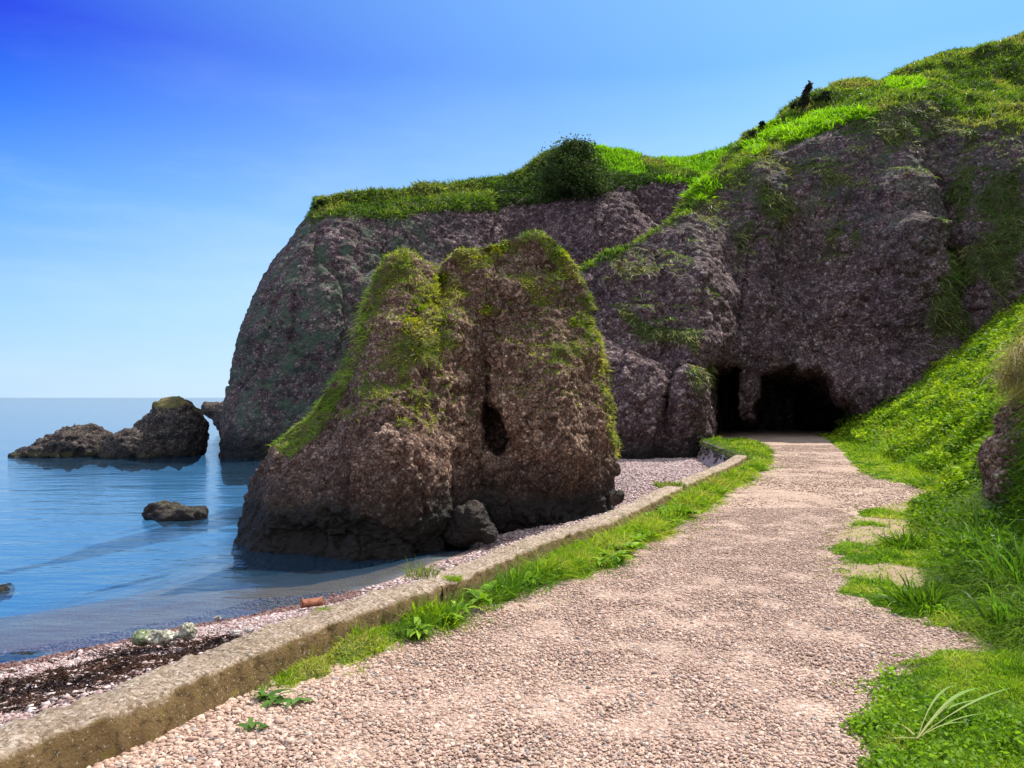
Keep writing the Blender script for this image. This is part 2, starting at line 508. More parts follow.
def grass(bag, P, N, L, W, cols, up=.9, nrm=.5, rnd=.45, droop=(.2, .6), scale=1.5, s=3, prof=(1, .8, 0), tip=None, jit=.2):
    n = len(P)
    D = np.array([0, 0, 1.]) * up + N * nrm + rng.normal(size=(n, 3)) * rnd
    Ls = L * rng.uniform(.5, 1.15, n); Ws = W * rng.uniform(.6, 1.2, n)
    c = pick(cols, n, P, scale, jit, s)
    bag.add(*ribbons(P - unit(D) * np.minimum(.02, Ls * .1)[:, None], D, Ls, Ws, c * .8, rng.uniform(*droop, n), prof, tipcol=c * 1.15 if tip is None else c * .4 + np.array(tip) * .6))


def ico(sub):
    import bmesh
    bm = bmesh.new(); bmesh.ops.create_icosphere(bm, subdivisions=sub, radius=1)
    V = np.array([v.co[:] for v in bm.verts]); bm.verts.ensure_lookup_table()
    Fq = np.array([[v.index for v in f.verts] for f in bm.faces]); bm.free()
    return V, Fq


ICO1, ICO2 = ico(1), ico(2)


def pebbles(bag, P, rad, cols, base, flat=.52, angular=.18, cuts=5):
    n = len(P); BV, BF = base; k = len(BV)
    sc = rad[:, None] * np.stack([rng.uniform(.85, 1.35, n), rng.uniform(.7, 1., n), rng.uniform(flat - .15, flat + .2, n)], 1)
    V = BV[None] * (1 + rng.normal(size=(n, k, 1)) * angular * .6)
    for _ in range(cuts):
        pn = rng.normal(size=(n, 3)); pn /= np.linalg.norm(pn, axis=1, keepdims=True)
        ex = np.maximum(np.einsum('nkj,nj->nk', V, pn) - rng.uniform(.45, .85, (n, 1)), 0)
        V = V - ex[..., None] * pn[:, None, :]
    V = V * sc[:, None, :]
    a = rng.uniform(0, 6.283, n); t = rng.normal(size=n) * .35
    ct, st = np.cos(t)[:, None], np.sin(t)[:, None]
    x, y, z = V[..., 0], V[..., 1], V[..., 2]
    y, z = y * ct - z * st, y * st + z * ct
    ca, sa = np.cos(a)[:, None], np.sin(a)[:, None]
    x, y = x * ca - y * sa, x * sa + y * ca
    V = np.stack([x, y, z], -1) + P[:, None, :]
    Fq = (BF[None] + (np.arange(n) * k)[:, None, None]).reshape(-1, 3)
    bag.add(V.reshape(-1, 3), Fq, np.repeat(cols, k, 0))


# ------------------------------------------------------------------ ground plan
WALL_F = np.array([(-3.6, -.6), (-2.75, 1.4), (-2.0, 3.05), (-1.67, 3.67), (-1.2, 4.7), (-.78, 5.42), (-.49, 5.92), (.44, 7.83), (1.27, 9.2), (2.67, 12.3), (3.8, 14.7), (4.85, 16.9), (5.72, 19.0)])
SHORE_Y = [-20, 2, 5, 7.7, 10, 11.9, 13.3, 18, 30, 60]
SHORE_X = [-30, -11, -7.8, -5.0, -2.35, -1.2, -.75, .2, 1.5, 6]


def beach_z(x, y):
    xs = np.interp(y, SHORE_Y, SHORE_X)
    g = np.interp(y, [0, 11, 14, 30], [.68, .72, .95, 1.])
    d = (x - xs) * g
    z = SEA + np.where(d > 0, .17 * d, .13 * d)
    z = np.where(d < -4, SEA - .52 + (d + 4) * .22, z)
    z = np.minimum(z, np.interp(y, [0, 9, 14], [-.40, -.42, -.55]))
    z = np.maximum(z, -9)
    return z + .05 * fbm2(x, y, 1.6, 3, 2) * sstep(-6, 1, d)


def wall_x(y):   # path-side face
    yy = np.append(WALL_F[:, 1], [21, 23, 28.8, 40]); xx = np.append(WALL_F[:, 0], [6.1, 6.3, 6.95, 8.])
    return np.interp(y, yy, xx)


def foot_x(y):
    return np.interp(y, [-8, 2, 4, 5, 6, 8, 10, 12, 14, 15, 18, 22, 29, 31, 40], [3.6, 3.3, 3.15, 3.05, 3.3, 4.25, 5.15, 6.5, 7.6, 8., 8.8, 10., 12.1, 12.7, 15])


def in_poly(x, y, poly):
    inside = np.zeros(len(x), bool); n = len(poly); j = n - 1
    for i in range(n):
        xi, yi = poly[i]; xj, yj = poly[j]
        c = ((yi > y) != (yj > y)) & (x < (xj - xi) * (y - yi) / (yj - yi + 1e-12) + xi)
        inside ^= c; j = i
    return inside


# right edge of the gravel, with its two spurs
PATH_R = [(1.2, -6), (1.25, 1.5), (1.40, 3.0), (1.52, 3.5), (1.66, 3.95), (1.93, 4.3), (2.2, 4.62), (2.6, 4.86), (3.0, 4.98), (3.1, 5.15), (2.85, 5.4), (2.62, 5.95), (2.6, 6.4),
          (2.85, 7.0), (3.12, 7.7), (3.55, 8.6), (4.2, 9.9), (4.75, 10.9), (5.2, 11.3), (6.0, 11.7), (6.9, 12.7), (7.2, 13.4), (7.1, 14.6), (7.2, 16.2), (7.8, 18), (9.2, 21.7), (11.85, 29.3), (12.6, 31), (14, 42)]
PATH = PATH_R + [(8.2, 42), (8.2, 29.2), (6.95, 28.6), (6.3, 23), (6.0, 20.5)] + [tuple(p) for p in WALL_F[::-1] + np.array([-.12, 0])] + [(-4, -6)]
PATH = np.array(PATH)
VERGE = np.array([(-1.38, 4.25), (-1.14, 4.33), (-.98, 4.62), (-.82, 4.9), (-.54, 5.2), (-.33, 5.72), (-.02, 6.15), (.45, 6.7), (.95, 7.3), (1.75, 8.9), (2.75, 11.1), (3.7, 13.2), (4.65, 15.1), (5.9, 18.), (7.2, 21.6), (8.3, 25.5), (8.7, 28.9), (6.95, 28.7), (6.3, 23), (6.05, 20.8), (5.68, 19.0), (4.8, 16.9),
                  (3.75, 14.7), (2.62, 12.3), (1.22, 9.2), (.39, 7.83), (-.54, 5.92), (-.83, 5.42), (-1.25, 4.7)])


def edge_jit(x, y, a=.1):
    return x + a * fbm2(x, y, .5, 3, 5), y + a * fbm2(x, y, .5, 3, 8)


def on_path(x, y):
    xx, yy = edge_jit(x, y, .16); return in_poly(xx, yy, PATH)


def on_verge(x, y, a=.12):
    xx, yy = edge_jit(x, y, a); return in_poly(xx, yy, VERGE)


def lawn_z(x, y):
    """turf, bank and hillside on the right of the path."""
    t = x - foot_x(y)
    far = .02 + .76 * np.maximum(t, 0)
    far = np.where(t < .7, .02 + .76 * .5 * np.maximum(t, 0) ** 2 / .7, far - .76 * .35)
    # the nearer bank is steep with a rocky cut
    st = .02 + .35 * np.clip(t, 0, .85) + 2.05 * sstep(.86 + .3 * sstep(8.3, 8.9, y), 1.35 + .3 * sstep(8.3, 8.9, y), t) + .72 * np.maximum(t - 1.3, 0)
    st2 = .02 + .5 * np.clip(t, 0, .45) + 1.7 * sstep(.85, 1.6, t) + .72 * np.maximum(t - 1.1, 0)
    st = np.where(y < 8.2, st2 * sstep(9, 8, y) + st * (1 - sstep(9, 8, y)), st)
    k = sstep(9.9, 11.6, y)
    z = st * (1 - k) + far * k
    z = np.minimum(z, 26 + 0 * z)
    z = z + .12 * fbm2(x, y, 1.3, 4, 4) * sstep(0, 1.2, t) + .35 * fbm2(x, y, 4, 3, 6) * sstep(.8, 4, t)
    ed = sstep(-.05, .25, t + 9)  # plain turf has slight humps
    return z + .035 * (fbm2(x, y, .5, 4, 9) + .3) * ed


def grid_obj(name, xs, ys, zf, keep, mat, kind='structure', fattr=None):
    X, Y = np.meshgrid(xs, ys, indexing='ij')
    x, y = X.ravel(), Y.ravel(); z = zf(x, y)
    idx = np.arange(x.size).reshape(X.shape)
    q = np.stack([idx[:-1, :-1], idx[1:, :-1], idx[1:, 1:], idx[:-1, 1:]], -1).reshape(-1, 4)
    if keep is not None:
        q = q[keep(x[q].mean(1), y[q].mean(1))]
    used, inv = np.unique(q, return_inverse=True); q = inv.reshape(-1, 4)
    V = np.stack([x, y, z], 1)[used]
    fa = {k: f(V) for k, f in (fattr or {}).items()}
    mk(name, V, [q], mat, kind=kind, fattr=fa)
    return V, [q]


def axis(segs):
    o = []
    for a, b, s in segs: o.append(np.arange(a, b - 1e-6, s))
    o.append([segs[-1][1]]); return np.concatenate(o)


# ground / sea bed : one sheet out past the horizon
def ground_z(x, y):
    zb = beach_z(x, y)
    w = wall_x(y)
    k = sstep(w - .26, w - .1, x) * sstep(44, 38, y)
    return np.where(k > 0, zb * (1 - k) + (-.02) * k, zb)


gx = axis([(-6000, -400, 700), (-400, -60, 34), (-60, -16, 2), (-16, -8, .4), (-8, 9, .12), (9, 30, .6), (30, 400, 37), (400, 6000, 800)])
gy = axis([(-300, -20, 28), (-20, 0, 1), (0, 20, .12), (20, 34, .25), (34, 80, 2), (80, 600, 40), (600, 9000, 1200)])
grid_obj('beach', gx, gy, ground_z, None, SHINGLE)

sx = axis([(-9000, 9000, 1500)])
sea = mk('sea', np.array([(-9000, -300, SEA), (9000, -300, SEA), (9000, 16000, SEA), (-9000, 16000, SEA)]), [np.array([[0, 1, 2, 3]])], sea_mat(), kind='structure')

PV, PF = grid_obj('gravel_path', axis([(-4, 14, .07)]), axis([(-6, 42, .07)]), lambda x, y: .006 + .018 * fbm2(x, y, .9, 3, 1) + .012 * fbm2(x, y, .25, 2, 3), lambda x, y: (x > wall_x(y) - .14) & (x < foot_x(y) + .3), GRAVEL)
def seg_dist(x, y, pts):
    best = np.full(len(x), 1e9)
    for (x0, y0), (x1, y1) in zip(pts[:-1], pts[1:]):
        dx, dy = x1 - x0, y1 - y0; t = np.clip(((x - x0) * dx + (y - y0) * dy) / (dx * dx + dy * dy + 1e-9), 0, 1)
        best = np.minimum(best, np.hypot(x - x0 - t * dx, y - y0 - t * dy))
    return best


def lawn_sd(x, y):
    d = seg_dist(x, y, PATH_R[:-1] + [(14, 42)]); return np.where(in_poly(x, y, PATH), -d, d) + .11 * fbm2(x, y, .7, 3, 5) + .17 * fbm2(x, y, .15, 3, 6)


def verge_sd(x, y):
    c = np.concatenate([VERGE, VERGE[:1]]); d = seg_dist(x, y, c); return np.where(in_poly(x, y, VERGE), d, -d) + .14 * fbm2(x, y, .5, 3, 15) + .12 * fbm2(x, y, .14, 3, 16)


GV, GF = grid_obj('verge', axis([(-2.2, 9, .05)]), axis([(3.8, 29, .06)]), lambda x, y: -.02 + .06 * sstep(-.04, .14, verge_sd(x, y)) + .05 * (fbm2(x, y, .6, 3, 12) + .2) * sstep(0, .2, verge_sd(x, y)), lambda x, y: (verge_sd(x, y) > -.12) & (x > wall_x(y) - .04), TURF)
def bare_f(x, y):
    e = lawn_sd(x, y)
    worn = sstep(.16, .42, fbm2(x, y, .7, 4, 14) + .35 * sstep(.7, .15, e) * sstep(5.2, 6, y)) * sstep(5.1, 5.6, y) * sstep(16, 13, y) * sstep(1.5, .8, e)
    return np.maximum(worn, sstep(.10, .02, e) * .8)


rock_cut = lambda V: np.where((V[:, 1] > 8.3) & (V[:, 1] < 10.3), sstep(.6, .8, V[:, 0] - foot_x(V[:, 1])) * sstep(1.7, 1.5, V[:, 0] - foot_x(V[:, 1])), 0)
LV, LF = grid_obj('grassy_bank', axis([(1., 12, .07), (12, 32, .2)]), axis([(-7, 33, .07)]), lambda x, y: lawn_z(x, y) * sstep(-.02, .2, lawn_sd(x, y)) - .03 * (1 - sstep(-.06, .10, lawn_sd(x, y))),
                  lambda x, y: (lawn_sd(x, y) > -.14) & (x > wall_x(y) + 1.2), SLOPE,
                  fattr={'bare': lambda V: bare_f(V[:, 0], V[:, 1])})

# ------------------------------------------------------------------ big rock
def rockify(V, faces, amps, cs, seed, crack=1.):
    """amps: list of (kind, scale, amp); then rounded cobbles of cell size cs."""
    N = vnormals(V, faces)
    d = np.zeros(len(V))
    for kind, sc, a in amps:
        d += a * (fbm(V, sc, 4, seed) if kind == 'f' else ridged(V, sc, 3, seed + 7))
    # thin, mostly upright cracks
    ck = 1 - np.abs(vnoise((V + .3 * fbm(V, cs * 4, 3, seed + 31)[:, None]) / (cs * np.array([7., 7., 22.])), seed + 30)) * 9
    ck2 = 1 - np.abs(vnoise((V + .2 * fbm(V, cs * 3, 3, seed + 41)[:, None]) / (cs * np.array([12., 12., 5.])), seed + 40)) * 12
    d -= crack * cs * (.85 * np.clip(ck, 0, 1) ** 1.5 + .5 * np.clip(ck2, 0, 1) ** 1.5)
    V = V + N * d[:, None]
    N = vnormals(V, faces)
    f1, f2, cid = worley(V + .12 * cs * fbm(V, cs, 2, seed + 3)[:, None], cs, seed)
    dome = np.sqrt(np.maximum(0, 1 - (f1 / .75) ** 2))
    f1b, f2b, cidb = worley(V, cs * 2.3, seed + 20)
    domeb = np.sqrt(np.maximum(0, 1 - (f1b / .8) ** 2)) * (cidb > .7)
    V = V + N * ((dome * (.2 + .8 * cid) * .50 + domeb * .26 - .28) * cs)[:, None]
    return V, vnormals(V, faces), cid


def bumps(B, feats):
    """push grid points along the view: feats (px,py,rx,ry,depth[,angle])."""
    sh = B.shape; P = B.reshape(-1, 3).copy(); px, py = proj(P)
    dy = np.zeros(len(P))
    for f in feats:
        a = R(f[5]) if len(f) > 5 else 0
        ux = (px - f[0]) * math.cos(a) + (py - f[1]) * math.sin(a); uy = -(px - f[0]) * math.sin(a) + (py - f[1]) * math.cos(a)
        r = (ux / f[2]) ** 2 + (uy / f[3]) ** 2
        dy += f[4] * np.exp(-r * 1.2)
    return P, px, py, dy


def seg_mask(px, py, pts, w):
    """soft mask along a polyline in design pixels."""
    best = np.full(len(px), 1e9)
    for (x0, y0), (x1, y1) in zip(pts[:-1], pts[1:]):
        dx, dy = x1 - x0, y1 - y0; t = np.clip(((px - x0) * dx + (py - y0) * dy) / (dx * dx + dy * dy), 0, 1)
        best = np.minimum(best, np.hypot(px - x0 - t * dx, py - y0 - t * dy))
    return np.clip(1 - best / w, 0, 1)


def ell(px, py, cx, cy, rx, ry, ang=0):
    a = R(ang); ux = (px - cx) * math.cos(a) + (py - cy) * math.sin(a); uy = -(px - cx) * math.sin(a) + (py - cy) * math.cos(a)
    return np.clip(1.4 - np.sqrt((ux / rx) ** 2 + (uy / ry) ** 2), 0, 1)


# ---- cave cliff
cols = [(520, 30, 340, 30.8, 342, 31.6), (548, 28.8, 300, 30.2, 301, 31.4), (575, 28, 276, 30, 277, 31.4), (610, 27.5, 258, 30.5, 259, 32), (650, 27.5, 235, 31.5, 236, 33), (690, 28, 212, 33, 212, 35),
        (706, 28.6, 199, 34, 196, 36.5), (722, 30, 186, 34.5, 172, 39), (745, 31, 167, 34.8, 144, 43), (775, 31, 149, 35, 122, 44), (806, 31, 137, 35, 106, 45), (850, 31, 121, 35, 92, 46), (900, 30.6, 103, 35, 80, 47),
        (930, 30.5, 98, 35, 67, 47), (960, 30.3, 122, 34, 56, 47), (990, 30, 128, 33.3, 52, 46), (1024, 29.5, 135, 32.5, 44, 45), (1100, 28, 140, 31, 16, 43), (1220, 26, 150, 29, -40, 40), (1400, 23, 160, 26, -90, 36)]
G = []
for px, by, rpy, ry, cpy, cy in cols:
    bpy_ = HZ + F_ * 3.1 / by
    row = [at(px, bpy_, by)]
    for v, k in ((.22, -.06), (.45, .10), (.72, .48)):
        row.append(at(px, bpy_ + (rpy - bpy_) * v, by + (ry - by) * k))
    row.append(at(px, rpy, ry))
    mid = at(px, (rpy * .45 + cpy * .55), ry * .45 + cy * .55); row.append(mid)
    row.append(at(px, cpy, cy))
    c = at(px, cpy, cy); c2 = c.copy(); c2[1] += 5; c2[2] = c[2] * .8 - .3; row.append(c2)
    c3 = c.copy(); c3[1] += 9; c3[2] = -2; row.append(c3)
    G.append(row)
B, q, caps = loft(np.array(G), 12, 12)
feats = [(630, 395, 44, 70, -.7), (585, 400, 26, 60, -.5), (664, 415, 6, 60, .7, 8), (690, 395, 24, 60, -.4), (640, 345, 60, 12, .35, 20), (690, 270, 40, 60, -.7), (715, 330, 40, 60, -.6),
         (738, 300, 9, 120, .45, 14), (800, 250, 60, 60, 1.3), (900, 250, 55, 90, -1.2), (955, 250, 14, 120, 1.4, -12), (1000, 220, 40, 110, -.6), (760, 250, 26, 90, -.8), (850, 345, 60, 20, .9), (800, 345, 50, 20, -.5), (880, 390, 30, 40, -.6)]
P, px, py, dy = bumps(B, feats)
front = P[:, 1] < 36
dy = np.where(front, dy, 0)
# the cave: a wide low mouth, a hanging rock pillar and a second narrow opening
jx = px + 3 * fbm(P, 1.4, 3, 41); jy = py + 3 * fbm(P, 1.4, 3, 44)
mouth = (jx > 755 - .12 * (jy - 400)) & (jx < 824 + np.clip((jy - 370) * .95, 0, 64)) & (jy > 369 + .10 * np.abs(jx - 790)) & (py < 520)
slit = (jx > 707 + np.clip((jy - 385) * .28, -3, 10)) & (jx < 737 + np.clip((jy - 412) * .5, 0, 12)) & (jy > 365) & (py < 520)
low = (jx > 716) & (jx < 858) & (jy > 427) & (py < 520)
hole = (mouth | slit | low) & front & (P[:, 1] < 34)
P[:, 1] += dy
CV, CF = remesh(P, [q], .30, caps)
# carve a real chamber behind the mouth from the smooth shell
px, py = proj(CV); jx = px + 6 * fbm(CV, 1.4, 3, 41); jy = py + 5 * fbm(CV, 1.2, 3, 44)


# refined grid: push the hole cells far back before the final remesh
def carve(P, hole, depth):
    P = P.copy(); P[hole, 1] += depth; P[hole, 0] += depth * .3; return P


P2 = carve(P, hole, 15.0)
CV, CF = remesh(P2, [q], .088, caps)
CV = relax(CV, CF, 1)
CV, CN, ccob = rockify(CV, CF, [('f', 4.5, .7), ('r', 2.4, .28), ('f', 1.0, .18), ('r', .8, .06)], .23, 100)
px, py = proj(CV)
rim_py = np.interp(px, [c[0] for c in cols], [c[2] for c in cols])
top = np.clip((rim_py + 6 - py) / 10, 0, 1) * (px > 560)
ledge = seg_mask(px, py, [(622, 312), (650, 335), (690, 340), (695, 352)], 16) * .9
streaks = np.maximum.reduce([ell(px, py, 800, 185, 110, 40, -12) * .62, ell(px, py, 1000, 225, 42, 130) * .66, ell(px, py, 960, 290, 30, 60, 20) * .7, seg_mask(px, py, [(735, 260), (760, 200), (790, 160)], 22) * .55,
                             ell(px, py, 845, 240, 30, 26) * .5, ell(px, py, 700, 380, 20, 30) * .55, ell(px, py, 630, 275, 40, 12, -20) * .6, seg_mask(px, py, [(975, 130), (955, 250), (945, 310)], 26) * .7,
                             ell(px, py, 640, 300, 60, 40) * .33, ell(px, py, 900, 120, 80, 26) * .75])
noisy = fbm(CV, 1.4, 4, 77)
veg = np.clip(np.maximum(np.maximum(top, ledge), streaks) + .7 * noisy * (streaks > .02) + .45 * sstep(.45, .8, CN[:, 2]) * (py < 430), 0, 1)
veg = np.where((CV[:, 2] < .6) | (px < 560), veg * .2, veg)
mk('cave_cliff', CV, CF, CLIFF, kind='structure', fattr={'veg': veg, 'cob': ccob, 'lich': .6 * sstep(300, 180, py)})
CVEG = veg

# ---- far headland
rim_x = [296, 350, 420, 500, 530, 560, 600, 640, 680, 705, 760]; rim_y = [221, 219, 213, 208, 203, 197, 191, 182, 180, 192, 205]
cr_x = [314, 330, 400, 460, 510, 540, 575, 600, 640, 680, 715, 780]; cr_y = [204, 199, 193, 186, 178, 158, 148, 150, 161, 171, 161, 125]
G = []
us = [-.02, 0, .03, .08, .16, .28, .4, .52, .62, .72, .82, .92, 1.06]
for k, u in enumerate([0, 0] + us[1:]):
    uu = max(u, 0)
    b0 = 228 + (760 - 228) * uu; r0 = 304 + (760 - 304) * uu; c0 = 322 + (790 - 322) * uu
    by = np.interp(uu, [0, .03, .1, .5, 1], [34.5, 33.4, 33, 37, 40]); ry = by + np.interp(uu, [0, .1, .5, 1], [3, 3.2, 3.5, 3.5]); cy = ry + np.interp(uu, [0, .1, .45, .6, 1], [2, 3, 5, 8, 8])
    rpy = np.interp(r0, rim_x, rim_y); cpy = np.interp(c0, cr_x, cr_y)
    back = 0
    inset = 0
    if k == 0: back = 12; inset = 26
    if k == 1: back = 4; inset = 4
    bp = HZ + F_ * 3.6 / by
    row = []
    for v, sx_, ky in ((0, 0, 0), (.28, .01, -.02), (.565, .15, .12), (.806, .51, .5), (1, 1, 1)):
        row.append(at(b0 + (r0 - b0) * sx_ + inset, bp + (rpy - bp) * v, by + (ry - by) * ky + back))
    row.append(at(r0 * .5 + c0 * .5 + inset, rpy * .4 + cpy * .6, ry * .5 + cy * .5 + back)); row.append(at(c0 + inset, cpy, cy + back))
    c = row[-1].copy(); c2 = c + np.array([1.0, 6, 0]); c2[2] = c[2] * .8; row.append(c2)
    c3 = c + np.array([0, 14, 0]); c3[2] = -2.2; row.append(c3)
    G.append(row)
B, q, caps = loft(np.array(G), 12, 12)
P, px, py, dy = bumps(B, [(520, 250, 30, 60, .6), (600, 230, 40, 40, -.6), (660, 210, 30, 30, .6), (250, 430, 20, 40, -.5), (330, 300, 40, 80, -.5)])
P[:, 1] += np.where(P[:, 1] < 44, dy, 0)
HV, HF = remesh(P, [q], .10, caps)
HV, HN, hcob = rockify(HV, HF, [('f', 5, .35), ('r', 2.8, .12), ('f', 1.1, .09)], .24, 300)
px, py = proj(HV)
hr = np.interp(px, rim_x, rim_y)
veg = np.clip((hr + 6 - py + 8 * fbm(HV, 2, 3, 8)) / 9, 0, 1) * (px > 285)
veg = np.maximum(veg, .35 * ell(px, py, 330, 260, 70, 80) + .2 * fbm(HV, 1.5, 4, 9))
veg = np.maximum(veg, .42 * ell(px, py, 262, 430, 30, 46))
veg = np.clip(veg, 0, 1)
lich = np.clip(ell(px, py, 310, 300, 130, 150) * 1.6, 0, 1)
mk('headland', HV, HF, CLIFF, kind='structure', fattr={'veg': veg, 'cob': hcob, 'lich': lich})
HVEG = (hr + 6 - py + 8 * fbm(HV, 2, 3, 8) - np.interp(px, [300, 350], [8, 0]) > 3) & (px > 303)

# ---- sea stack
st_cols = [(239, 239, 538), (246, 252, 488), (260, 275, 446), (288, 305, 416), (324, 341, 370), (349, 363, 328), (370, 380, 290), (387, 391, 264), (402, 402, 255), (419, 417, 260), (437, 437, 270),
           (455, 455, 256), (485, 485, 246), (515, 515, 239), (540, 540, 233), (555, 556, 241), (569, 567, 262), (582, 581, 292), (592, 592, 330), (600, 605, 378), (608, 613, 430)]
G = []
for b0, t0, ty in st_cols:
    by = np.interp(b0, [236, 256, 300, 350, 400, 440, 470, 500, 560, 613], [14.1, 13.2, 12.8, 12.6, 12.8, 13.4, 13.9, 14.4, 14.5, 15.3])
    ty_ = np.interp(t0, [235, 300, 400, 437, 540, 621], [14.7, 14.6, 14.7, 15., 15.8, 16.])
    bb = np.interp(b0, [236, 300, 400, 540, 613], [15.4, 17, 18.4, 18.6, 16.8])
    zb = -1.5
    bp = HZ + F_ * (CAMZ - zb) / by
    row = []
    for v in (0, .2, .42, .62, .8, .93, 1):
        bulge = -.35 * math.sin(math.pi * min(v * 1.3, 1)) * (1 - abs((b0 - 430) / 200) ** 2)
        hx = 1.6 if b0 > 590 else 1
        row.append(at(b0 + (t0 - b0) * min(v * hx, 1), bp + (ty - bp) * v, by + (ty_ - by) * v ** 1.7 + bulge))
    topP = row[-1]
    pb = at(b0, 0, bb); pb[2] = zb; pb[0] = topP[0]
    for v in (.15, .5, .8):
        w = topP + (pb - topP) * v; w[1] = topP[1] + (bb - topP[1]) * (v ** .7); row.append(w)
    row.append(pb)
    G.append(row)
B, q, caps = loft(np.array(G), 10, 10)
feats = [(385, 420, 60, 110, -.45), (430, 330, 24, 80, -.25), (478, 420, 16, 110, .75, 4), (456, 470, 10, 80, .35), (400, 470, 5, 50, .3), (560, 400, 45, 80, -.5), (555, 496, 60, 10, .18), (520, 470, 22, 40, .45),
         (300, 480, 50, 40, -.3), (340, 535, 70, 16, .35), (552, 262, 12, 10, .3), (530, 330, 30, 60, .2), (500, 300, 30, 30, -.2), (437, 280, 12, 50, .4)]
P, px, py, dy = bumps(B, feats)
fr = P[:, 1] < np.interp(px, [235, 400, 540, 621], [14.6, 14.6, 15.6, 15.9])
P[:, 1] += np.where(fr, dy, 0)
hx = px + 3 * fbm(P, .4, 3, 5)
hole = (((hx - 491 - (py - 430) * .22) / (10 + np.clip((py - 395) * .22, 0, 11))) ** 2 + ((py - 430) / 33) ** 2 < 1) & fr
P[hole, 1] += 1.7
crack = (np.abs(px - 487) < 2.2) & (py > 345) & (py < 405) & fr
P[crack, 1] += .35
SV, SF = remesh(P, [q], .033, caps)
SV, SN, scob = rockify(SV, SF, [('f', 1.6, .24), ('r', 1.1, .09), ('f', .5, .11), ('r', .45, .05)], .105, 500)
px, py = proj(SV)
nz = fbm(SV, .5, 4, 21)
upper = np.interp(px, [380, 400, 437, 460, 500, 540, 560, 575, 600, 620], [40, 75, 70, 34, 22, 18, 60, 60, 60, 40])
topy = np.interp(px, [c[1] for c in st_cols], [c[2] for c in st_cols])
veg = np.clip(1.15 - (py - topy) / upper, 0, 1) * (px > 375)
slope_l = 1.25 * np.clip((np.interp(px, [260, 290, 320, 345, 365, 385, 400], [446, 464, 442, 398, 352, 305, 272]) - py) / 14, 0, 1) * (px < 392)
patches = np.maximum.reduce([ell(px, py, 425, 330, 36, 80, 8) * .8, ell(px, py, 375, 380, 26, 26) * .6, ell(px, py, 485, 310, 26, 8) * .9, ell(px, py, 540, 290, 40, 28) * .75, ell(px, py, 590, 340, 14, 50, -18) * .8,
                             ell(px, py, 445, 290, 16, 34) * .9, ell(px, py, 404, 422, 10, 6) * .8, ell(px, py, 430, 425, 12, 12) * .7, ell(px, py, 450, 420, 14, 10) * .6, ell(px, py, 550, 350, 46, 20) * .55])
sveg = np.clip(np.maximum.reduce([veg, slope_l, patches]) + .6 * nz * (np.maximum(veg, patches) > .02) + .25 * sstep(.35, .7, SN[:, 2]) * (py < 400), 0, 1)
sveg = np.clip(sveg * (.85 + 1.0 * fbm(SV, .32, 3, 23)), 0, 1)
sveg = np.where(SV[:, 2] < .35, 0, sveg)
back = (SN[:, 1] > .2) & (SV[:, 2] > 1)
sveg = np.where(back, np.maximum(sveg, sstep(.3, .6, SN[:, 2])), sveg)
stack = mk('sea_stack', SV, SF, STACKM, fattr={'veg': sveg, 'cob': scob, 'lich': np.zeros(len(SV))})
tag(stack, 'twin-peaked conglomerate sea stack with grass on its crown standing at the water edge', 'sea stack')

OLIVE = [(.12, .22, .014), (.26, .35, .022), (.48, .47, .06), (.58, .50, .17)]
b = Bag()
w = np.where(sveg > .5, sveg, 0) * (SN[:, 2] > -.25)
P, N = sample(SV, SF, w, 26000)
sx_, sy_ = proj(P)
left = sx_ < 372
grass(b, P[left], N[left], .19 * (1 + 1.0 * fbm(P[left], .35, 3, 38)).clip(.4, 1.8), .011, [(.16, .30, .025), (.28, .42, .04), (.46, .50, .11)], up=.4, nrm=.5, rnd=.45, droop=(.3, .9), scale=.5)
grass(b, P[~left], N[~left], .12 * (1 + 1.2 * fbm(P[~left], .3, 3, 37)).clip(.4, 2), .011, OLIVE, up=.6, nrm=.6, rnd=.7, droop=(.2, .9), scale=.4)
tp = sample(SV, SF, np.where((SN[:, 2] > .55) & (SV[:, 2] > 1.2), 1., 0), 9000)
grass(b, *tp, .19, .010, [(.10, .20, .015), (.20, .28, .02), (.36, .34, .08)], up=1, nrm=.3, rnd=.4, scale=.6)
b.build('grass_cover', GRASS, stack)
b = Bag()
fl = np.maximum.reduce([ell(px, py, 480, 252, 26, 10, -18), ell(px, py, 487, 310, 18, 5), ell(px, py, 572, 322, 7, 6), ell(px, py, 420, 320, 18, 22), ell(px, py, 402, 262, 10, 9), ell(px, py, 562, 258, 8, 12), ell(px, py, 440, 285, 12, 14), ell(px, py, 596, 378, 6, 8)])
P, N = sample(SV, SF, np.where(fl > .3, fl, 0) * sstep(-.02, .25, fbm(SV, .25, 3, 88)) + 1e-9, 3000)
n = len(P)
b.add(*ribbons(P + N * rng.uniform(.0, .09, (n, 1)), N + rng.normal(size=(n, 3)) * .8, rng.uniform(.02, .045, n), rng.uniform(.02, .035, n), pick([(.14, .26, .01), (.26, .34, .01), (.48, .44, .01)], n, P, .4), .2, (.7, 1, .2)))
b.build('gorse_cover', FLOWER, stack)

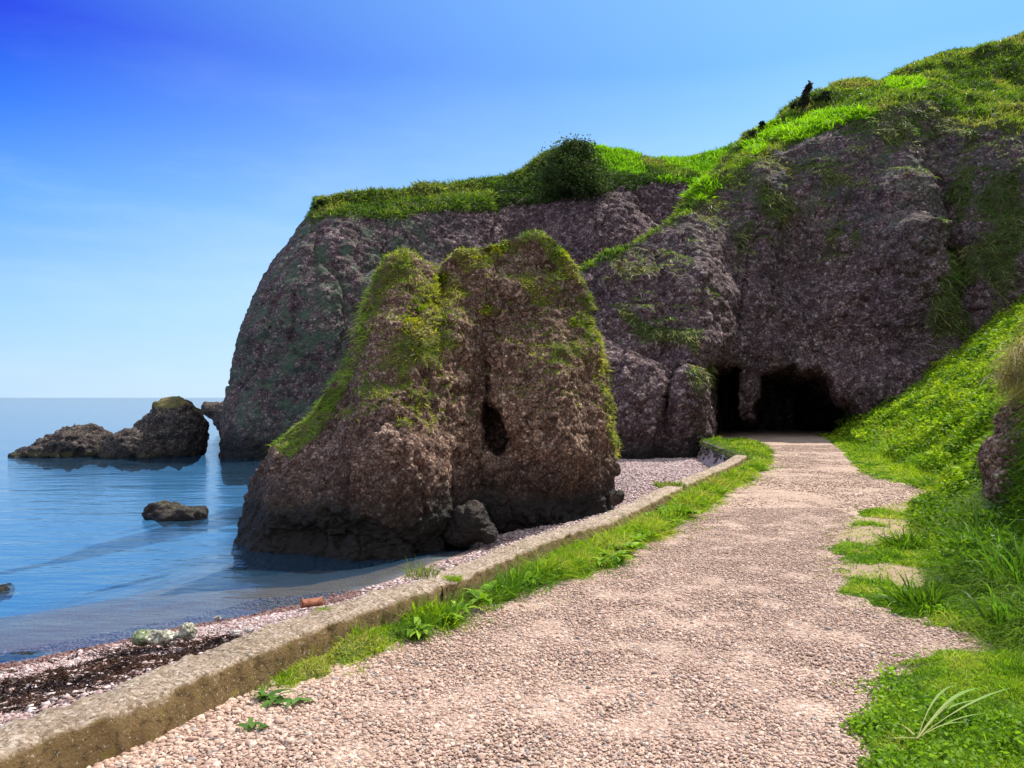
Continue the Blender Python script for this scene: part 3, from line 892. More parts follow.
# ---- boulders built from merged lumps
def lumps(name, blobs, voxel, amps, cs, seed, mat, label, cat, vegf=None, group=None, loc=None):
    BV, BF = ico(3); Vs = []; Fs = []; o = 0
    for c, r in blobs:
        Vs.append(BV * np.array(r) + np.array(c)); Fs.append(BF + o); o += len(BV)
    V, F = remesh(np.concatenate(Vs), [np.concatenate(Fs)], voxel)
    V = relax(V, F, 4)
    V, N, cob = rockify(V, F, amps, cs, seed, .25)
    veg = vegf(V, N) if vegf else np.zeros(len(V))
    base = np.array([V[:, 0].mean(), V[:, 1].mean(), V[:, 2].min()])
    ob = mk(name, V - base, F, mat, fattr={'veg': veg, 'cob': cob, 'lich': np.zeros(len(V))})
    ob.location = base
    return tag(ob, label, cat, group)


def pb(px, py, Y, rx, rz, ry):
    k = Y / F_; return at(px, py, Y), (rx * k, ry, rz * k)


lumps('boulder', [pb(471, 523, 13.35, 21, 21, .36), pb(460, 532, 13.45, 18, 17, .36), pb(485, 532, 13.25, 11, 12, .22)], .03, [('f', .5, .1), ('f', .2, .05)], .09, 41, STACKM, 'rounded dark boulder leaning on the foot of the sea stack', 'boulder', lambda V, N: .75 * sstep(.5, .9, N[:, 2]))
lumps('boulder', [pb(619, 497, 13.6, 6, 7, .14), pb(615, 499, 13.7, 5, 7, .12)], .015, [('f', .2, .03)], .05, 43, STACKM, 'small squarish dark stone on the shingle between stack corner and wall', 'stone', lambda V, N: .7 * sstep(.4, .8, N[:, 2]))
lumps('sea_rock', [pb(66, 454, 35, 40, 12, 1.6), pb(78, 444, 35, 27, 19, 1.5), pb(98, 449, 35, 15, 16, 1.2), pb(42, 456, 35, 26, 6, 1.2), pb(56, 443, 35.3, 14, 10, 1)], .075, [('f', 1.4, .42), ('r', .8, .18), ('f', .4, .12)], .2, 51, SEAROCK,
      'long low dark rock tapering into the sea, leftmost of the rock group', 'sea rock', lambda V, N: np.clip(.85 * sstep(.5, 1.0, V[:, 2] + .4 * fbm(V, .6, 3, 3)) * sstep(0, .5, N[:, 2]) + .7 * (V[:, 2] < -.75), 0, 1))
lumps('sea_rock', [pb(136, 448, 34.2, 24, 20, 1.2), pb(120, 452, 34.2, 16, 15, 1), pb(150, 455, 34, 14, 12, .9)], .07, [('f', 1.1, .28), ('r', .7, .12), ('f', .4, .1)], .2, 53, SEAROCK,
      'middle rounded dark rock between the low rock and tall boulder in the sea', 'sea rock', lambda V, N: .5 * sstep(.5, 1, N[:, 2]) + .6 * (V[:, 2] < -.8))
lumps('sea_rock', [pb(179, 430, 35.5, 25, 32, 1.7), pb(166, 437, 35.5, 28, 27, 1.7), pb(152, 444, 35.5, 26, 19, 1.5), pb(184, 446, 35.4, 18, 20, 1.4)], .08, [('f', 1.5, .3), ('r', .9, .14), ('f', .4, .1)], .24, 55, SEAROCK,
      'tallest domed boulder of the sea rock group with yellow-green lichen on top', 'sea rock', lambda V, N: np.clip(1.0 * sstep(.35, 1.3, V[:, 2] + 1.1 * fbm(V, .7, 4, 3)) * sstep(-.3, .5, N[:, 2]) * .9 + .6 * (V[:, 2] < -.8), 0, 1))
lumps('sea_rock', [pb(216, 411, 56, 13, 8, 1.5), pb(232, 416, 56, 16, 16, 2), pb(240, 425, 56, 14, 14, 2), pb(207, 407, 56, 5, 5, .8)], .11, [('f', 1.5, .25)], .3, 57, SEAROCK,
      'distant dark rock jutting out past the foot of the far headland', 'sea rock', lambda V, N: .5 * sstep(.4, .9, N[:, 2]))
lumps('sea_rock', [pb(175, 516, 16.9, 32, 9, .5), pb(165, 513, 16.9, 20, 10, .42), pb(190, 515, 16.8, 17, 8, .42)], .04, [('f', .6, .14), ('f', .25, .07)], .12, 59, SEAROCK,
      'small flat weed-covered rock alone in the blue water before the stack', 'sea rock', lambda V, N: .55 * sstep(.2, .8, N[:, 2] + .3 * fbm(V, .3, 3, 2)))
lumps('skerry', [pb(-10, 594, 10.6, 22, 7, .35), pb(3, 596, 10.6, 11, 4, .25)], .03, [('f', .3, .1)], .08, 61, SEAROCK, 'brown weedy rock breaking the water at the left edge', 'sea rock', lambda V, N: .8 + 0 * V[:, 0])
lumps('skerry', [pb(25, 656, 7.95, 22, 3.5, .10), pb(8, 660, 7.9, 16, 4, .10)], .015, [('f', .15, .04)], .05, 63, SEAROCK, 'flat dark weedy rock awash at the shore near the shingle', 'sea rock', lambda V, N: .55 + 0 * V[:, 0])
zb = beach_z(np.array([-3.]), np.array([6.6]))[0]
lumps('beach_stone', [pb(155, 638, 7.1, 20, 6, .12), pb(171, 635.5, 7.1, 15, 4.5, .10), pb(142, 637.5, 7.05, 9, 7.5, .10), pb(162, 634, 7.1, 12, 4, .08)], .012, [('f', .2, .03)], .06, 65, STONE_PALE, 'long pale green lichened stone lying on the shingle beach', 'stone', lambda V, N: .6 * (V[:, 0] < -3.28) + 0 * V[:, 0])
lumps('beach_stone', [pb(189, 631, 7.1, 7, 7, .08), pb(186, 634, 7.1, 6, 5, .07)], .010, [('f', .15, .03)], .05, 67, STONE_PALE, 'short upright pale stone at the right end of the long one', 'stone')
for i, (a, c, Y, r, lab) in enumerate([(217, 618, 9.0, 4.2, 'small white stone on the waterline of the beach'), (236, 633, 6.9, 5.5, 'white pebble beside the wall near the long pale stone'), (250, 630, 6.9, 5, 'grey-white pebble nearest the seaward side of the wall')]):
    lumps('white_stone', [pb(a, c, Y, r, r * .6, r * Y / F_)], .008, [('f', .06, .012)], .03, 70 + i, STONE_WHITE, lab, 'stone')
# weathered clay pipe end on the shore
bp = at(308, 602, 9.0)
t = np.linspace(0, 2 * np.pi, 17)[:-1]
prof = [(.085, 0), (.085, .03), (.072, .035), (.072, .32), (.055, .33), (.055, .02)]
V = .75 * np.array([(x_, r_ * math.cos(a), r_ * math.sin(a) * .9) for r_, x_ in prof for a in t])
Vn = V + .006 * np.stack([fbm(V, .05, 3, k) for k in (1, 2, 3)], 1)
a0 = R(24); Vr = np.stack([Vn[:, 0] * math.cos(a0) - Vn[:, 1] * math.sin(a0), Vn[:, 0] * math.sin(a0) + Vn[:, 1] * math.cos(a0), Vn[:, 2]], 1)
ii = np.arange(len(prof) * 16).reshape(len(prof), 16); nx = np.roll(ii, -1, 1)
qq = [np.stack([ii[k], nx[k], nx[(k + 1) % len(prof)], ii[(k + 1) % len(prof)]], -1) for k in range(len(prof))]
bk = mk('pipe_end', Vr, [np.concatenate(qq)], RUST); bk.location = bp + np.array([-.08, 0, -.02])
tag(bk, 'orange broken clay pipe end at the water edge behind the wall', 'pipe')

# rocky outcrop in the near bank
lumps('rock_outcrop', [pb(1020, 470, 8.7, 28, 40, .30), pb(1027, 436, 8.9, 22, 34, .35), pb(1052, 458, 8.9, 44, 62, .5)], .025, [('f', .5, .12), ('r', .35, .08)], .08, 81, STACKM, 'dark pebbly rock face in the bank under overhanging tan grass', 'rock', lambda V, N: .45 * sstep(.0, .6, N[:, 2]))
lumps('boulder', [pb(708, 194, 39, 12, 12, .8), pb(700, 200, 39, 9, 9, .8)], .07, [('f', .8, .2)], .25, 83, CLIFF, 'grey knob of bare rock in the grassy notch between headland and cave cliff', 'boulder', lambda V, N: .9 * sstep(.5, .8, N[:, 2]))

# ------------------------------------------------------------------ walls
wall = empty('low_wall', (0., 7., 0.), 'long low concrete wall with a rough pebbly top beside the gravel path', 'wall')
wl = crom(WALL_F, 14)
# arc length resample
seg = np.r_[0, np.cumsum(np.linalg.norm(np.diff(wl, axis=0), axis=1))]
ss = np.arange(0, seg[-1], .03)
wl = np.stack([np.interp(ss, seg, wl[:, k]) for k in (0, 1)], 1)
tg = unit(np.gradient(wl, axis=0)); nr_ = np.stack([-tg[:, 1], tg[:, 0]], 1)


def wall_section(i0, i1, top, wid):
    prof = [(-.03, -.25), (-.02, -.06), (-.012, .04), (-.004, .12), (.0, top - .03), (.012, top - .006), (.04, top), (.1, top + .004), (.17, top + .006), (.24, top + .004), (wid - .03, top), (wid, top - .03), (wid, top - .2), (wid + .02, -.3), (wid + .04, -.9)]
    K = len(prof); n = i1 - i0
    V = np.zeros((n, K, 3))
    for j, (o, z) in enumerate(prof):
        V[:, j, :2] = wl[i0:i1] + nr_[i0:i1] * o; V[:, j, 2] = z
    V = V.reshape(-1, 3)
    d = .034 * fbm(V, .07, 4, 5) + .02 * fbm(V, .5, 3, 6)
    f1, f2, ci = worley(V, .05, 9)
    d += .01 * (.5 - f1)
    nrm = np.zeros_like(V); o3 = np.array([p[0] for p in prof]); 
    side = np.tile(np.where(np.arange(K) < 6, -1, np.where(np.arange(K) > 10, 1, 0)), n)
    V[:, :2] += np.repeat(nr_[i0:i1], K, 0) * (side * d)[:, None]
    V[:, 2] += np.where(side == 0, d, 0)
    idx = np.arange(n * K).reshape(n, K)
    q = np.stack([idx[:-1, :-1], idx[:-1, 1:], idx[1:, 1:], idx[1:, :-1]], -1).reshape(-1, 4)
    Vall = V - np.array(wall.location)
    ca, cb = idx[0], idx[-1]
    fan = [np.array([[c[0], c[k], c[k + 1]] for k in range(1, K - 1)]) for c in (ca, cb)]
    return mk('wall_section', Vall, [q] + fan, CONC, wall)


pass
j = int(np.argmin(np.linalg.norm(wl - np.array([-.55, 5.83]), axis=1)))
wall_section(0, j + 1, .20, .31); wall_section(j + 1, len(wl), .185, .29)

swall = empty('stone_wall', (5.8, 22., 0), 'mossy rubble stone wall with a turf top below the cave, at the far end of the low wall', 'wall')
sp = crom(np.array([(5.85, 19.15), (6.08, 20.9), (6.28, 23.), (6.58, 26.), (6.93, 28.8), (7.3, 30.3)]), 30)
tg2 = unit(np.gradient(sp, axis=0)); n2 = np.stack([-tg2[:, 1], tg2[:, 0]], 1)
zs = np.linspace(-.9, .06, 24)
V = np.zeros((len(sp), 24 + 8, 3))
for k, z in enumerate(zs): V[:, k, :2] = sp + n2 * (.12 - .06 * (z + .9)); V[:, k, 2] = z
for k in range(8): V[:, 24 + k, :2] = sp + n2 * (.06 - .08 * (k + 1)); V[:, 24 + k, 2] = .07 if k < 7 else -.1
V = V.reshape(-1, 3)
S2 = V * np.array([1, .8, 1.6]); f1, f2, ci = worley(S2, .26, 15)
V = V + np.tile(np.array([[-.9, -.25, .3]]), (len(V), 1)) * ((np.minimum(f2 - f1, .3) * .5 + .10 * ci) - .10)[:, None]
K = 32; idx = np.arange(len(sp) * K).reshape(len(sp), K)
q = np.stack([idx[:-1, :-1], idx[:-1, 1:], idx[1:, 1:], idx[1:, :-1]], -1).reshape(-1, 4)
mk('stonework', V - np.array(swall.location), [q], RUBBLE, swall, fattr={'veg': .35 + .3 * fbm(V, .4, 3, 4), 'cob': ci, 'lich': 0 * ci})
b = Bag()
i = rng.integers(0, len(sp), 5200); o = rng.uniform(-.5, .14, 5200)
P = np.c_[sp[i] + n2[i] * o[:, None], np.where(o > .06, .0, .08)] + rng.normal(size=(5200, 3)) * .03 - np.array(swall.location)
grass(b, P, np.tile([[-.2, 0, 1.]], (5200, 1)), .22, .016, [(.06, .13, .015), (.12, .22, .02), (.2, .27, .05)], droop=(.3, .9), scale=.5)
b.build('turf_top', GRASS, swall)

# ------------------------------------------------------------------ loose stone on path and beach
def in_view(P, m=90):
    px, py = proj(P); return (px > -m) & (px < 1024 + m) & (py < 800) & (P[:, 1] > 1.8)


PINK = [(.27, .17, .13), (.40, .265, .20), (.47, .325, .25), (.53, .38, .30), (.59, .46, .375)]
b = Bag()
n = 270000
Y = 2.6 + 8.6 * rng.random(n) ** 1.3; X = rng.uniform(-2.6, 4.6, n)
keep = (lawn_sd(X, Y) < .03 + .06 * rng.random(n)) & (verge_sd(X, Y) < .02 + .1 * rng.random(n) ** 2) & (X > wall_x(Y) + .01)
P = np.stack([X, Y, np.zeros(n)], 1); keep &= in_view(P)
sandy = sstep(.12, .4, fbm2(X, Y, 1.5, 4, 31)) * sstep(4.4, 5.5, Y)
keep &= rng.random(n) > sandy * .25
P = P[keep]; n = len(P)
big = sstep(1.3, -.6, P[:, 0] - wall_x(P[:, 1])) * sstep(6, 4, P[:, 1])
rad = np.clip(rng.lognormal(math.log(.0074), .36, n), .004, .022) * (1 + .55 * big)
P[:, 2] = .008 + rad * .12 + .018 * fbm2(P[:, 0], P[:, 1], .9, 3, 1)
cc = pick(PINK, n, None, jit=.12); gsel = rng.random(n) < .05; cc[gsel] = cc[gsel].mean(1, keepdims=True) * np.array([.72, .66, .62])
near = P[:, 1] < 4.6
pebbles(b, P[near], rad[near], cc[near], ICO2); pebbles(b, P[~near], rad[~near] * 1.08, cc[~near], ICO1)
n = 60000
Y = rng.uniform(10.4, 26, n); X = rng.uniform(1, 11, n)
keep = (lawn_sd(X, Y) < .04) & (verge_sd(X, Y) < .03); P = np.stack([X, Y, np.full(n, .01)], 1); keep &= in_view(P); P = P[keep]; n = len(P)
pebbles(b, P, rng.uniform(.008, .022, n), pick(PINK, n, None, jit=.12), ICO1)
b.build('path_pebbles', PEB, kind='stuff')

b = Bag()
LAV = [(.18, .11, .10), (.34, .225, .205), (.44, .315, .29), (.50, .395, .375), (.60, .52, .50)]
n = 170000
Y = 3. + 7.5 * rng.random(n) ** 1.1; X = rng.uniform(-8, 0, n); Z = beach_z(X, Y)
keep = (X < wall_x(Y) - .36) & (Z > SEA - .12); P = np.stack([X, Y, Z], 1); keep &= in_view(P); P = P[keep]
n = len(P); rad = np.clip(rng.lognormal(math.log(.0105), .42, n), .005, .04); P[:, 2] += rad * .3
cc = pick(LAV, n, None, jit=.15); wet = (P[:, 2] < SEA + .09)[:, None]; cc = np.where(wet, cc * np.array([.45, .33, .30]), cc)
pebbles(b, P, rad, cc, ICO1)
n = 70000
Y = rng.uniform(10, 28, n); X = rng.uniform(-2, 6.6, n); Z = beach_z(X, Y)
keep = (X < wall_x(Y) - .36) & (Z > SEA + .02); P = np.stack([X, Y, Z], 1); keep &= in_view(P); P = P[keep]
n = len(P); rad = rng.uniform(.015, .045, n); P[:, 2] += rad * .3
pebbles(b, P, rad, pick(LAV, n, None, jit=.15), ICO1)
b.build('beach_pebbles', PEB, kind='stuff')

# strand line of dried weed
b = Bag()
n = 42000
pts = np.array([at(-40, 700, 1), at(20, 690, 1), at(90, 668, 1), at(160, 656, 1), at(230, 640, 1)])
u = rng.random(n); k = np.clip((u * 4).astype(int), 0, 3); f = u * 4 - k
pxx = np.interp(u, [0, .3, .6, .85, 1], [-60, 20, 110, 180, 240]); pyy = np.interp(u, [0, .3, .6, .85, 1], [704, 691, 668, 654, 641]) + rng.normal(size=n) * np.interp(u, [0, .6, 1], [13, 9, 3.5])
zz = np.full(n, -.55)
for _ in range(6):
    Yy = F_ * (CAMZ - zz) / np.maximum(pyy - HZ, 5); Xx = (pxx - 512) / F_ * Yy; zz = beach_z(Xx, Yy)
P = np.stack([Xx, Yy, zz + .012], 1)
keep = (fbm(P, .35, 3, 3) + rng.normal(size=n) * .25 > -.02) & (Xx < wall_x(Yy) - .4) & (zz > SEA)
P = P[keep]; n = len(P)
D = rng.normal(size=(n, 3)) * np.array([1, 1, .35])
b.add(*ribbons(P, D, rng.uniform(.02, .06, n), rng.uniform(.006, .016, n), pick([(.022, .012, .010), (.045, .024, .016), (.085, .042, .024)], n, P, .3), .15, (1, .9, .3)))
b.build('strandline_weed', DRY, kind='stuff')

# ------------------------------------------------------------------ grass
LIME = [(.12, .23, .008), (.21, .34, .010), (.29, .41, .014), (.36, .43, .025)]
DEEP = [(.05, .12, .008), (.10, .20, .012), (.18, .29, .018)]
# verge
b = Bag()
P, N = sample(GV, GF, (GV[:, 2] > .005).astype(float) / (1 + (GV[:, 1] / 9) ** 2), 60000)
d2 = rng.random(len(P))
edge = ~in_poly(P[:, 0] - .22, P[:, 1] + .12, VERGE) | (fbm2(P[:, 0], P[:, 1], .35, 3, 6) > .28)
hgt = np.where(edge, .09, .235) * (1 + .5 * fbm2(P[:, 0], P[:, 1], .5, 3, 16))
hgt *= np.interp(P[:, 0] - wall_x(P[:, 1]), [0, .25, .6], [1.5, 1.15, .85]) * (1 + .9 * fbm2(P[:, 0], P[:, 1], .28, 3, 61)).clip(.35, 1.7)
wd = np.maximum(.006, P[:, 1] * .0011)
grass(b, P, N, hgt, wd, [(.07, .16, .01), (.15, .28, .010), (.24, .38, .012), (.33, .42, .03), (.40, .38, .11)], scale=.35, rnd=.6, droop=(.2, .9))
n = 90000
Y = 4. + 14 * rng.random(n) ** 1.3; X = wall_x(Y) + rng.uniform(0, 1.6, n); e = verge_sd(X, Y)
k = (e < .05) & (e > -.4) & (rng.random(n) < .8 * np.exp(np.minimum(e, 0) / .08)) & (fbm2(X, Y, .15, 2, 7) > 0)
P = np.c_[X, Y, np.full(n, .012)][k]
grass(b, P, np.tile([[0, 0, 1.]], (len(P), 1)), .07, np.maximum(.004, P[:, 1] * .001), LIME, rnd=.7, droop=(.2, .9), scale=.35)
b.build('verge_grass', GRASS, kind='stuff')
# lawn and bank on the right
b = Bag()
t = LV[:, 0] - foot_x(LV[:, 1])
lx, ly = proj(LV)
vis = (LV[:, 1] > 2) & (lx < 1130) & (lx > 780)
dens = 1 / (1 + (LV[:, 1] / 5) ** 2)
bald = bare_f(LV[:, 0], LV[:, 1])
w = vis * (t < .15) * (LV[:, 2] > 0) * dens * (1 - .93 * bald)
P, N = sample(LV, LF, w.astype(float), 95000)
nearedge = on_path(P[:, 0] - .15, P[:, 1])
h = np.where(nearedge, .045, .075) * (1 + 1.5 * fbm2(P[:, 0], P[:, 1], .22, 3, 3)).clip(.35, 2.2) * np.where(P[:, 0] - foot_x(P[:, 1]) > -.5, 1.5, 1)
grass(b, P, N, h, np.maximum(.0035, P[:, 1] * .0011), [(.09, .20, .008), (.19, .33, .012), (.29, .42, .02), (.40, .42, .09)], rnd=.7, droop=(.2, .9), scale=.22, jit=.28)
P, N = sample(LV, LF, (w * sstep(.0, .25, fbm(LV, .4, 3, 92)) * (LV[:, 1] < 8)).astype(float), 9000); nn = len(P)
b.add(*ribbons(P + np.c_[np.zeros((nn, 2)), rng.uniform(.01, .06, nn)], rng.normal(size=(nn, 3)) * .8 + np.array([0, 0, .5]), rng.uniform(.015, .035, nn), rng.uniform(.010, .020, nn), pick([(.12, .24, .015), (.22, .36, .03)], nn, P, .3), .3, (.4, 1, .8, 0)))
n = 60000
X = rng.uniform(1.1, 9, n); Y = 2.6 + 14 * rng.random(n) ** 1.6; e = lawn_sd(X, Y)
k = (e < .05) & (e > -.32) & (rng.random(n) < np.exp(np.minimum(e, 0) / .07)) & (fbm2(X, Y, .12, 2, 7) > -.05)
P = np.c_[X, Y, np.full(n, .012)][k]
grass(b, P, np.tile([[0, 0, 1.]], (len(P), 1)), .05, np.maximum(.0035, P[:, 1] * .001), [(.10, .2, .01), (.20, .30, .02), (.38, .34, .12)], rnd=.7, droop=(.2, .9), scale=.35)
b.build('lawn_grass', GRASS, kind='stuff')
b = Bag()
steep = vnormals(LV, LF)
nearb = (LV[:, 1] < 12.2)
w = vis * (t > -.1) * nearb * dens * (1 - .9 * rock_cut(LV)) * (t < 4)
P, N = sample(LV, LF, w.astype(float), 46000)
tt = P[:, 0] - foot_x(P[:, 1])
h = np.interp(tt, [-.1, .2, .8, 1.6], [.10, .20, .22, .26]) * (1 + 1.3 * fbm(P, .45, 3, 91)).clip(.35, 2) * np.where(P[:, 1] < 7.5, 1.25, 1)
tan = (tt > 1.3) & (tt < 2.1) & (P[:, 1] > 7.6)
grass(b, P[~tan], N[~tan], h[~tan], np.maximum(.006, P[~tan, 1] * .0009), DEEP + [(.15, .24, .025)], up=.7, nrm=.5, rnd=.75, droop=(.3, 1.), scale=.5)
grass(b, P[tan], N[tan], h[tan] * 1.3, np.maximum(.006, P[tan, 1] * .0009), [(.10, .14, .02), (.22, .19, .07), (.34, .26, .13)], up=.1, nrm=.7, rnd=.3, droop=(.7, 1.2), scale=.6)
P, N = sample(LV, LF, (w * (t < 1.3) * (LV[:, 1] > 6) * sstep(-.05, .2, fbm(LV, .7, 3, 68))).astype(float), 6500); n = len(P)
b.add(*ribbons(P + N * rng.uniform(.03, .22, (n, 1)), N * .5 + rng.normal(size=(n, 3)) * .7 + np.array([0, 0, .3]), rng.uniform(.03, .075, n), rng.uniform(.015, .032, n), pick(DEEP, n, P, .5), rng.uniform(.1, .6, n), (.3, 1, .8, 0)))
b.build('bank_grass', GRASS, kind='stuff')
# the bright weedy slope
b = Bag()
w = vis * (t > -.3) * (LV[:, 1] >= 11.2) * (1 / (1 + (LV[:, 1] / 14) ** 2)) * (LV[:, 2] < 7.5)
P, N = sample(LV, LF, w.astype(float), 60000)
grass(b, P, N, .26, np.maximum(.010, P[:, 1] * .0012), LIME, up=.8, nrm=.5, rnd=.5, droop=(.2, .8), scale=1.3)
P, N = sample(LV, LF, (w * (t > .3) * sstep(-.25, .15, fbm(LV, 1.6, 3, 66))).astype(float), 60000)
n = len(P)
D = N * .6 + rng.normal(size=(n, 3)) * .7 + np.array([0, 0, .25])
P = P + N * (rng.random((n, 1)) ** .7 * (.20 + .45 * fbm(P, .7, 3, 5)[:, None]).clip(.03, .55)) + np.array([0, 0, .05])
c = pick([(.05, .12, .01), (.14, .26, .010), (.23, .36, .014), (.33, .43, .025)], n, P, .7)
b.add(*ribbons(P, D, rng.uniform(.06, .15, n), rng.uniform(.03, .07, n), c, rng.uniform(.1, .6, n), (.3, 1, .8, 0)))
P, N = sample(LV, LF, (w * (t > .2) * sstep(.05, .3, fbm(LV, 1.1, 3, 71))).astype(float), 9000)
grass(b, P, N, .55, np.maximum(.010, P[:, 1] * .0010), [(.14, .30, .012), (.24, .40, .03), (.36, .36, .12)], up=1, nrm=.3, rnd=.35, droop=(.3, .9), scale=.6)
b.build('slope_weeds', LEAF, kind='stuff')
# cliff tops
b = Bag()
px, py = proj(CV)
frontf = (px > 560) & (px < 1110)
upface = CN[:, 2] > .12
w = np.where((CVEG > .6) & frontf, 1., 0) * (CV[:, 1] < 52) * (CV[:, 2] > 2) * np.where(upface, 1, .5)
P, N = sample(CV, CF, w, 90000)
sx_, sy_ = proj(P); rp = np.interp(sx_, [c[0] for c in cols], [c[2] for c in cols])
isrim = sy_ < rp + 3
brk = ell(sx_, sy_, 820, 126, 60, 12, -8) + ell(sx_, sy_, 700, 190, 26, 10) + ell(sx_, sy_, 755, 148, 12, 6) + ell(sx_, sy_, 905, 85, 20, 6) > .35
g = isrim & ~brk
grass(b, P[g], N[g], .40, .05, [(.04, .085, .012), (.09, .17, .014), (.15, .25, .018), (.21, .28, .03), (.27, .26, .08)], up=.8, nrm=.4, rnd=.5, scale=1.6)
grass(b, P[isrim & brk], N[isrim & brk], .55, .08, [(.17, .36, .01), (.26, .46, .015)], up=.9, rnd=.5, scale=1)
grass(b, P[~isrim], N[~isrim], .32, .04, [(.07, .14, .025), (.13, .21, .04), (.26, .28, .10), (.34, .30, .15)], up=.1, nrm=.6, rnd=.5, droop=(.6, 1.2), scale=1.5)
# turf lip that droops over the rim
b.build('cliff_grass', GRASS, kind='stuff')
b = Bag()
px, py = proj(HV)
w = np.where(HVEG & (px > 285) & (px < 760) & (HV[:, 1] < 58) & (HV[:, 2] > 4), 1., 0)
P, N = sample(HV, HF, w, 60000)
sx_, sy_ = proj(P)
cy_ = np.interp(sx_, cr_x, cr_y); brk = (sx_ > 575) & (fbm(P, 2.2, 3, 12) > -.1) & (sy_ < cy_ + 24)
scr = (~brk) & (sx_ > 495) & (sx_ < 700) & (sy_ > cy_ + 6)
grass(b, P[scr], N[scr], .42, .06, [(.02, .045, .012), (.035, .07, .015), (.07, .13, .02)], up=.4, nrm=.5, rnd=.7, scale=1.6)
brk2 = brk | scr
grass(b, P[~brk2], N[~brk2], .42 * np.interp(sx_[~brk2], [300, 340], [.5, 1]), .055, [(.04, .09, .012), (.08, .15, .016), (.15, .22, .03), (.26, .26, .08)], up=.6, nrm=.4, rnd=.5, scale=2.2)
grass(b, P[brk], N[brk], .5, .07, [(.09, .21, .01), (.16, .36, .012), (.23, .42, .02)], up=.8, nrm=.4, rnd=.5, scale=2)
b.build('headland_grass', GRASS, kind='stuff')

# ------------------------------------------------------------------ single plants
def top_z(V, x, y, r=.5):
    d = np.hypot(V[:, 0] - x, V[:, 1] - y); m = d < r
    return V[m, 2].max() if m.any() else V[np.argmin(d), 2]


def shrub(name, base, w, h, n, cols, label, lean=(0, 0), leaf=(.10, .22), group=None, lean_cone=False):
    root = empty(name, base, label, 'shrub' if name == 'shrub' else name.split('_')[-1], group)
    # stems
    sv, sf, o = [], [], 0
    tips = []
    for k in range(9):
        a = rng.uniform(0, 6.283); e = np.array([math.cos(a) * w * .35 * rng.uniform(.2, 1) + lean[0] * .8, math.sin(a) * w * .3 * rng.uniform(.2, 1) + lean[1] * .8, h * rng.uniform(.55, .9)])
        p0 = np.array([0, 0, -.3]); 
        for s_ in range(5):
            tt = s_ / 4; c = p0 + (e - p0) * tt + np.array([0, 0, .12 * h * math.sin(tt * 3.14)]); r = .05 * h / 2.5 * (1.1 - tt)
            for q_ in range(5):
                an = q_ / 5 * 6.283; sv.append(c + np.array([math.cos(an) * r, math.sin(an) * r, 0]))
        for s_ in range(4):
            for q_ in range(5):
                sf.append((o + s_ * 5 + q_, o + s_ * 5 + (q_ + 1) % 5, o + s_ * 5 + 5 + (q_ + 1) % 5, o + s_ * 5 + 5 + q_))
        o += 25; tips.append(e)
    mk('trunk', np.array(sv), [np.array(sf)], BARK, root)
    # crown: leaf clumps through the volume, uneven
    nc = max(14, n // 120)
    cz = rng.random(nc) ** .8
    wid = np.sqrt(np.clip(1.02 - cz ** 2.2, 0.02, 1)) if not lean_cone else (1.05 - cz) * .9
    a = rng.uniform(0, 6.283, nc); rr = np.sqrt(rng.random(nc))
    cen = np.stack([np.cos(a) * rr * wid * w * .5 + lean[0] * cz, np.sin(a) * rr * wid * w * .45 + lean[1] * cz, cz * h * .95], 1)
    i = rng.integers(0, nc, n)
    P = cen[i] + rng.normal(size=(n, 3)) * np.array([w, w, h]) * (.04 + .05 * rng.random((nc, 1))[i])
    D = rng.normal(size=(n, 3)) + np.array([0, 0, .5])
    c = pick(cols, n, P, h * .3)
    b = Bag(); b.add(*ribbons(P, D, rng.uniform(*leaf, n), rng.uniform(leaf[0] * .4, leaf[1] * .5, n), c, .3, (.3, 1, .7, 0)))
    b.build('crown', LEAF, root)
    return root


DK = [(.018, .032, .012), (.03, .05, .016), (.05, .075, .022)]


def on_head(pxq, pyq, V, Ymin, Ymax):
    p, q_ = proj(V); m = (V[:, 1] > Ymin) & (V[:, 1] < Ymax)
    d = np.hypot(p - pxq, q_ - pyq) + np.where(m, 0, 1e6)
    ok = np.where(d < max(d.min() + .5, 5))[0]
    return V[ok[np.argmin(V[ok, 1])]]


bs = on_head(573, 190, HV, 36, 52)
shrub('shrub', bs, 3.5, 2.7, 19000, [(.03, .05, .018), (.05, .08, .025), (.08, .115, .035)], 'large rounded dark green shrub on the crest of the far headland', leaf=(.07, .17))
for a, c_, w_, h_, lab in [(318, 204, .9, .3, 'small low shrub at the left end of the headland top'), (548, 165, 1.6, .9, 'low dark shrub left of the large rounded one on the headland')]:
    shrub('shrub', on_head(a, c_, HV, 36, 52), w_, h_, 1500, DK, lab, leaf=(.08, .16))
shrub('shrub', on_head(803, 108, CV, 40, 48), .75, 1.5, 1600, [(.035, .04, .028), (.06, .06, .04)], 'narrow dark windswept shrub leaning right on the hilltop skyline', lean=(.45, 0), leaf=(.08, .18), lean_cone=True)
for a, c_, w_, h_, lab in [(748, 138, .8, .55, 'small dark shrub low on the hilltop skyline, nearest the notch'), (760, 125, .5, .4, 'tiny dark shrub on the skyline above the notch one'), (795, 105, .5, .5, 'tiny shrub just left of the leaning one on the skyline'), (822, 97, .9, .5, 'low bushy shrub just right of the leaning one')]:
    shrub('shrub', on_head(a, c_, CV, 40, 48), w_, h_, 700, [(.02, .03, .015), (.035, .05, .02)], lab, leaf=(.07, .15))


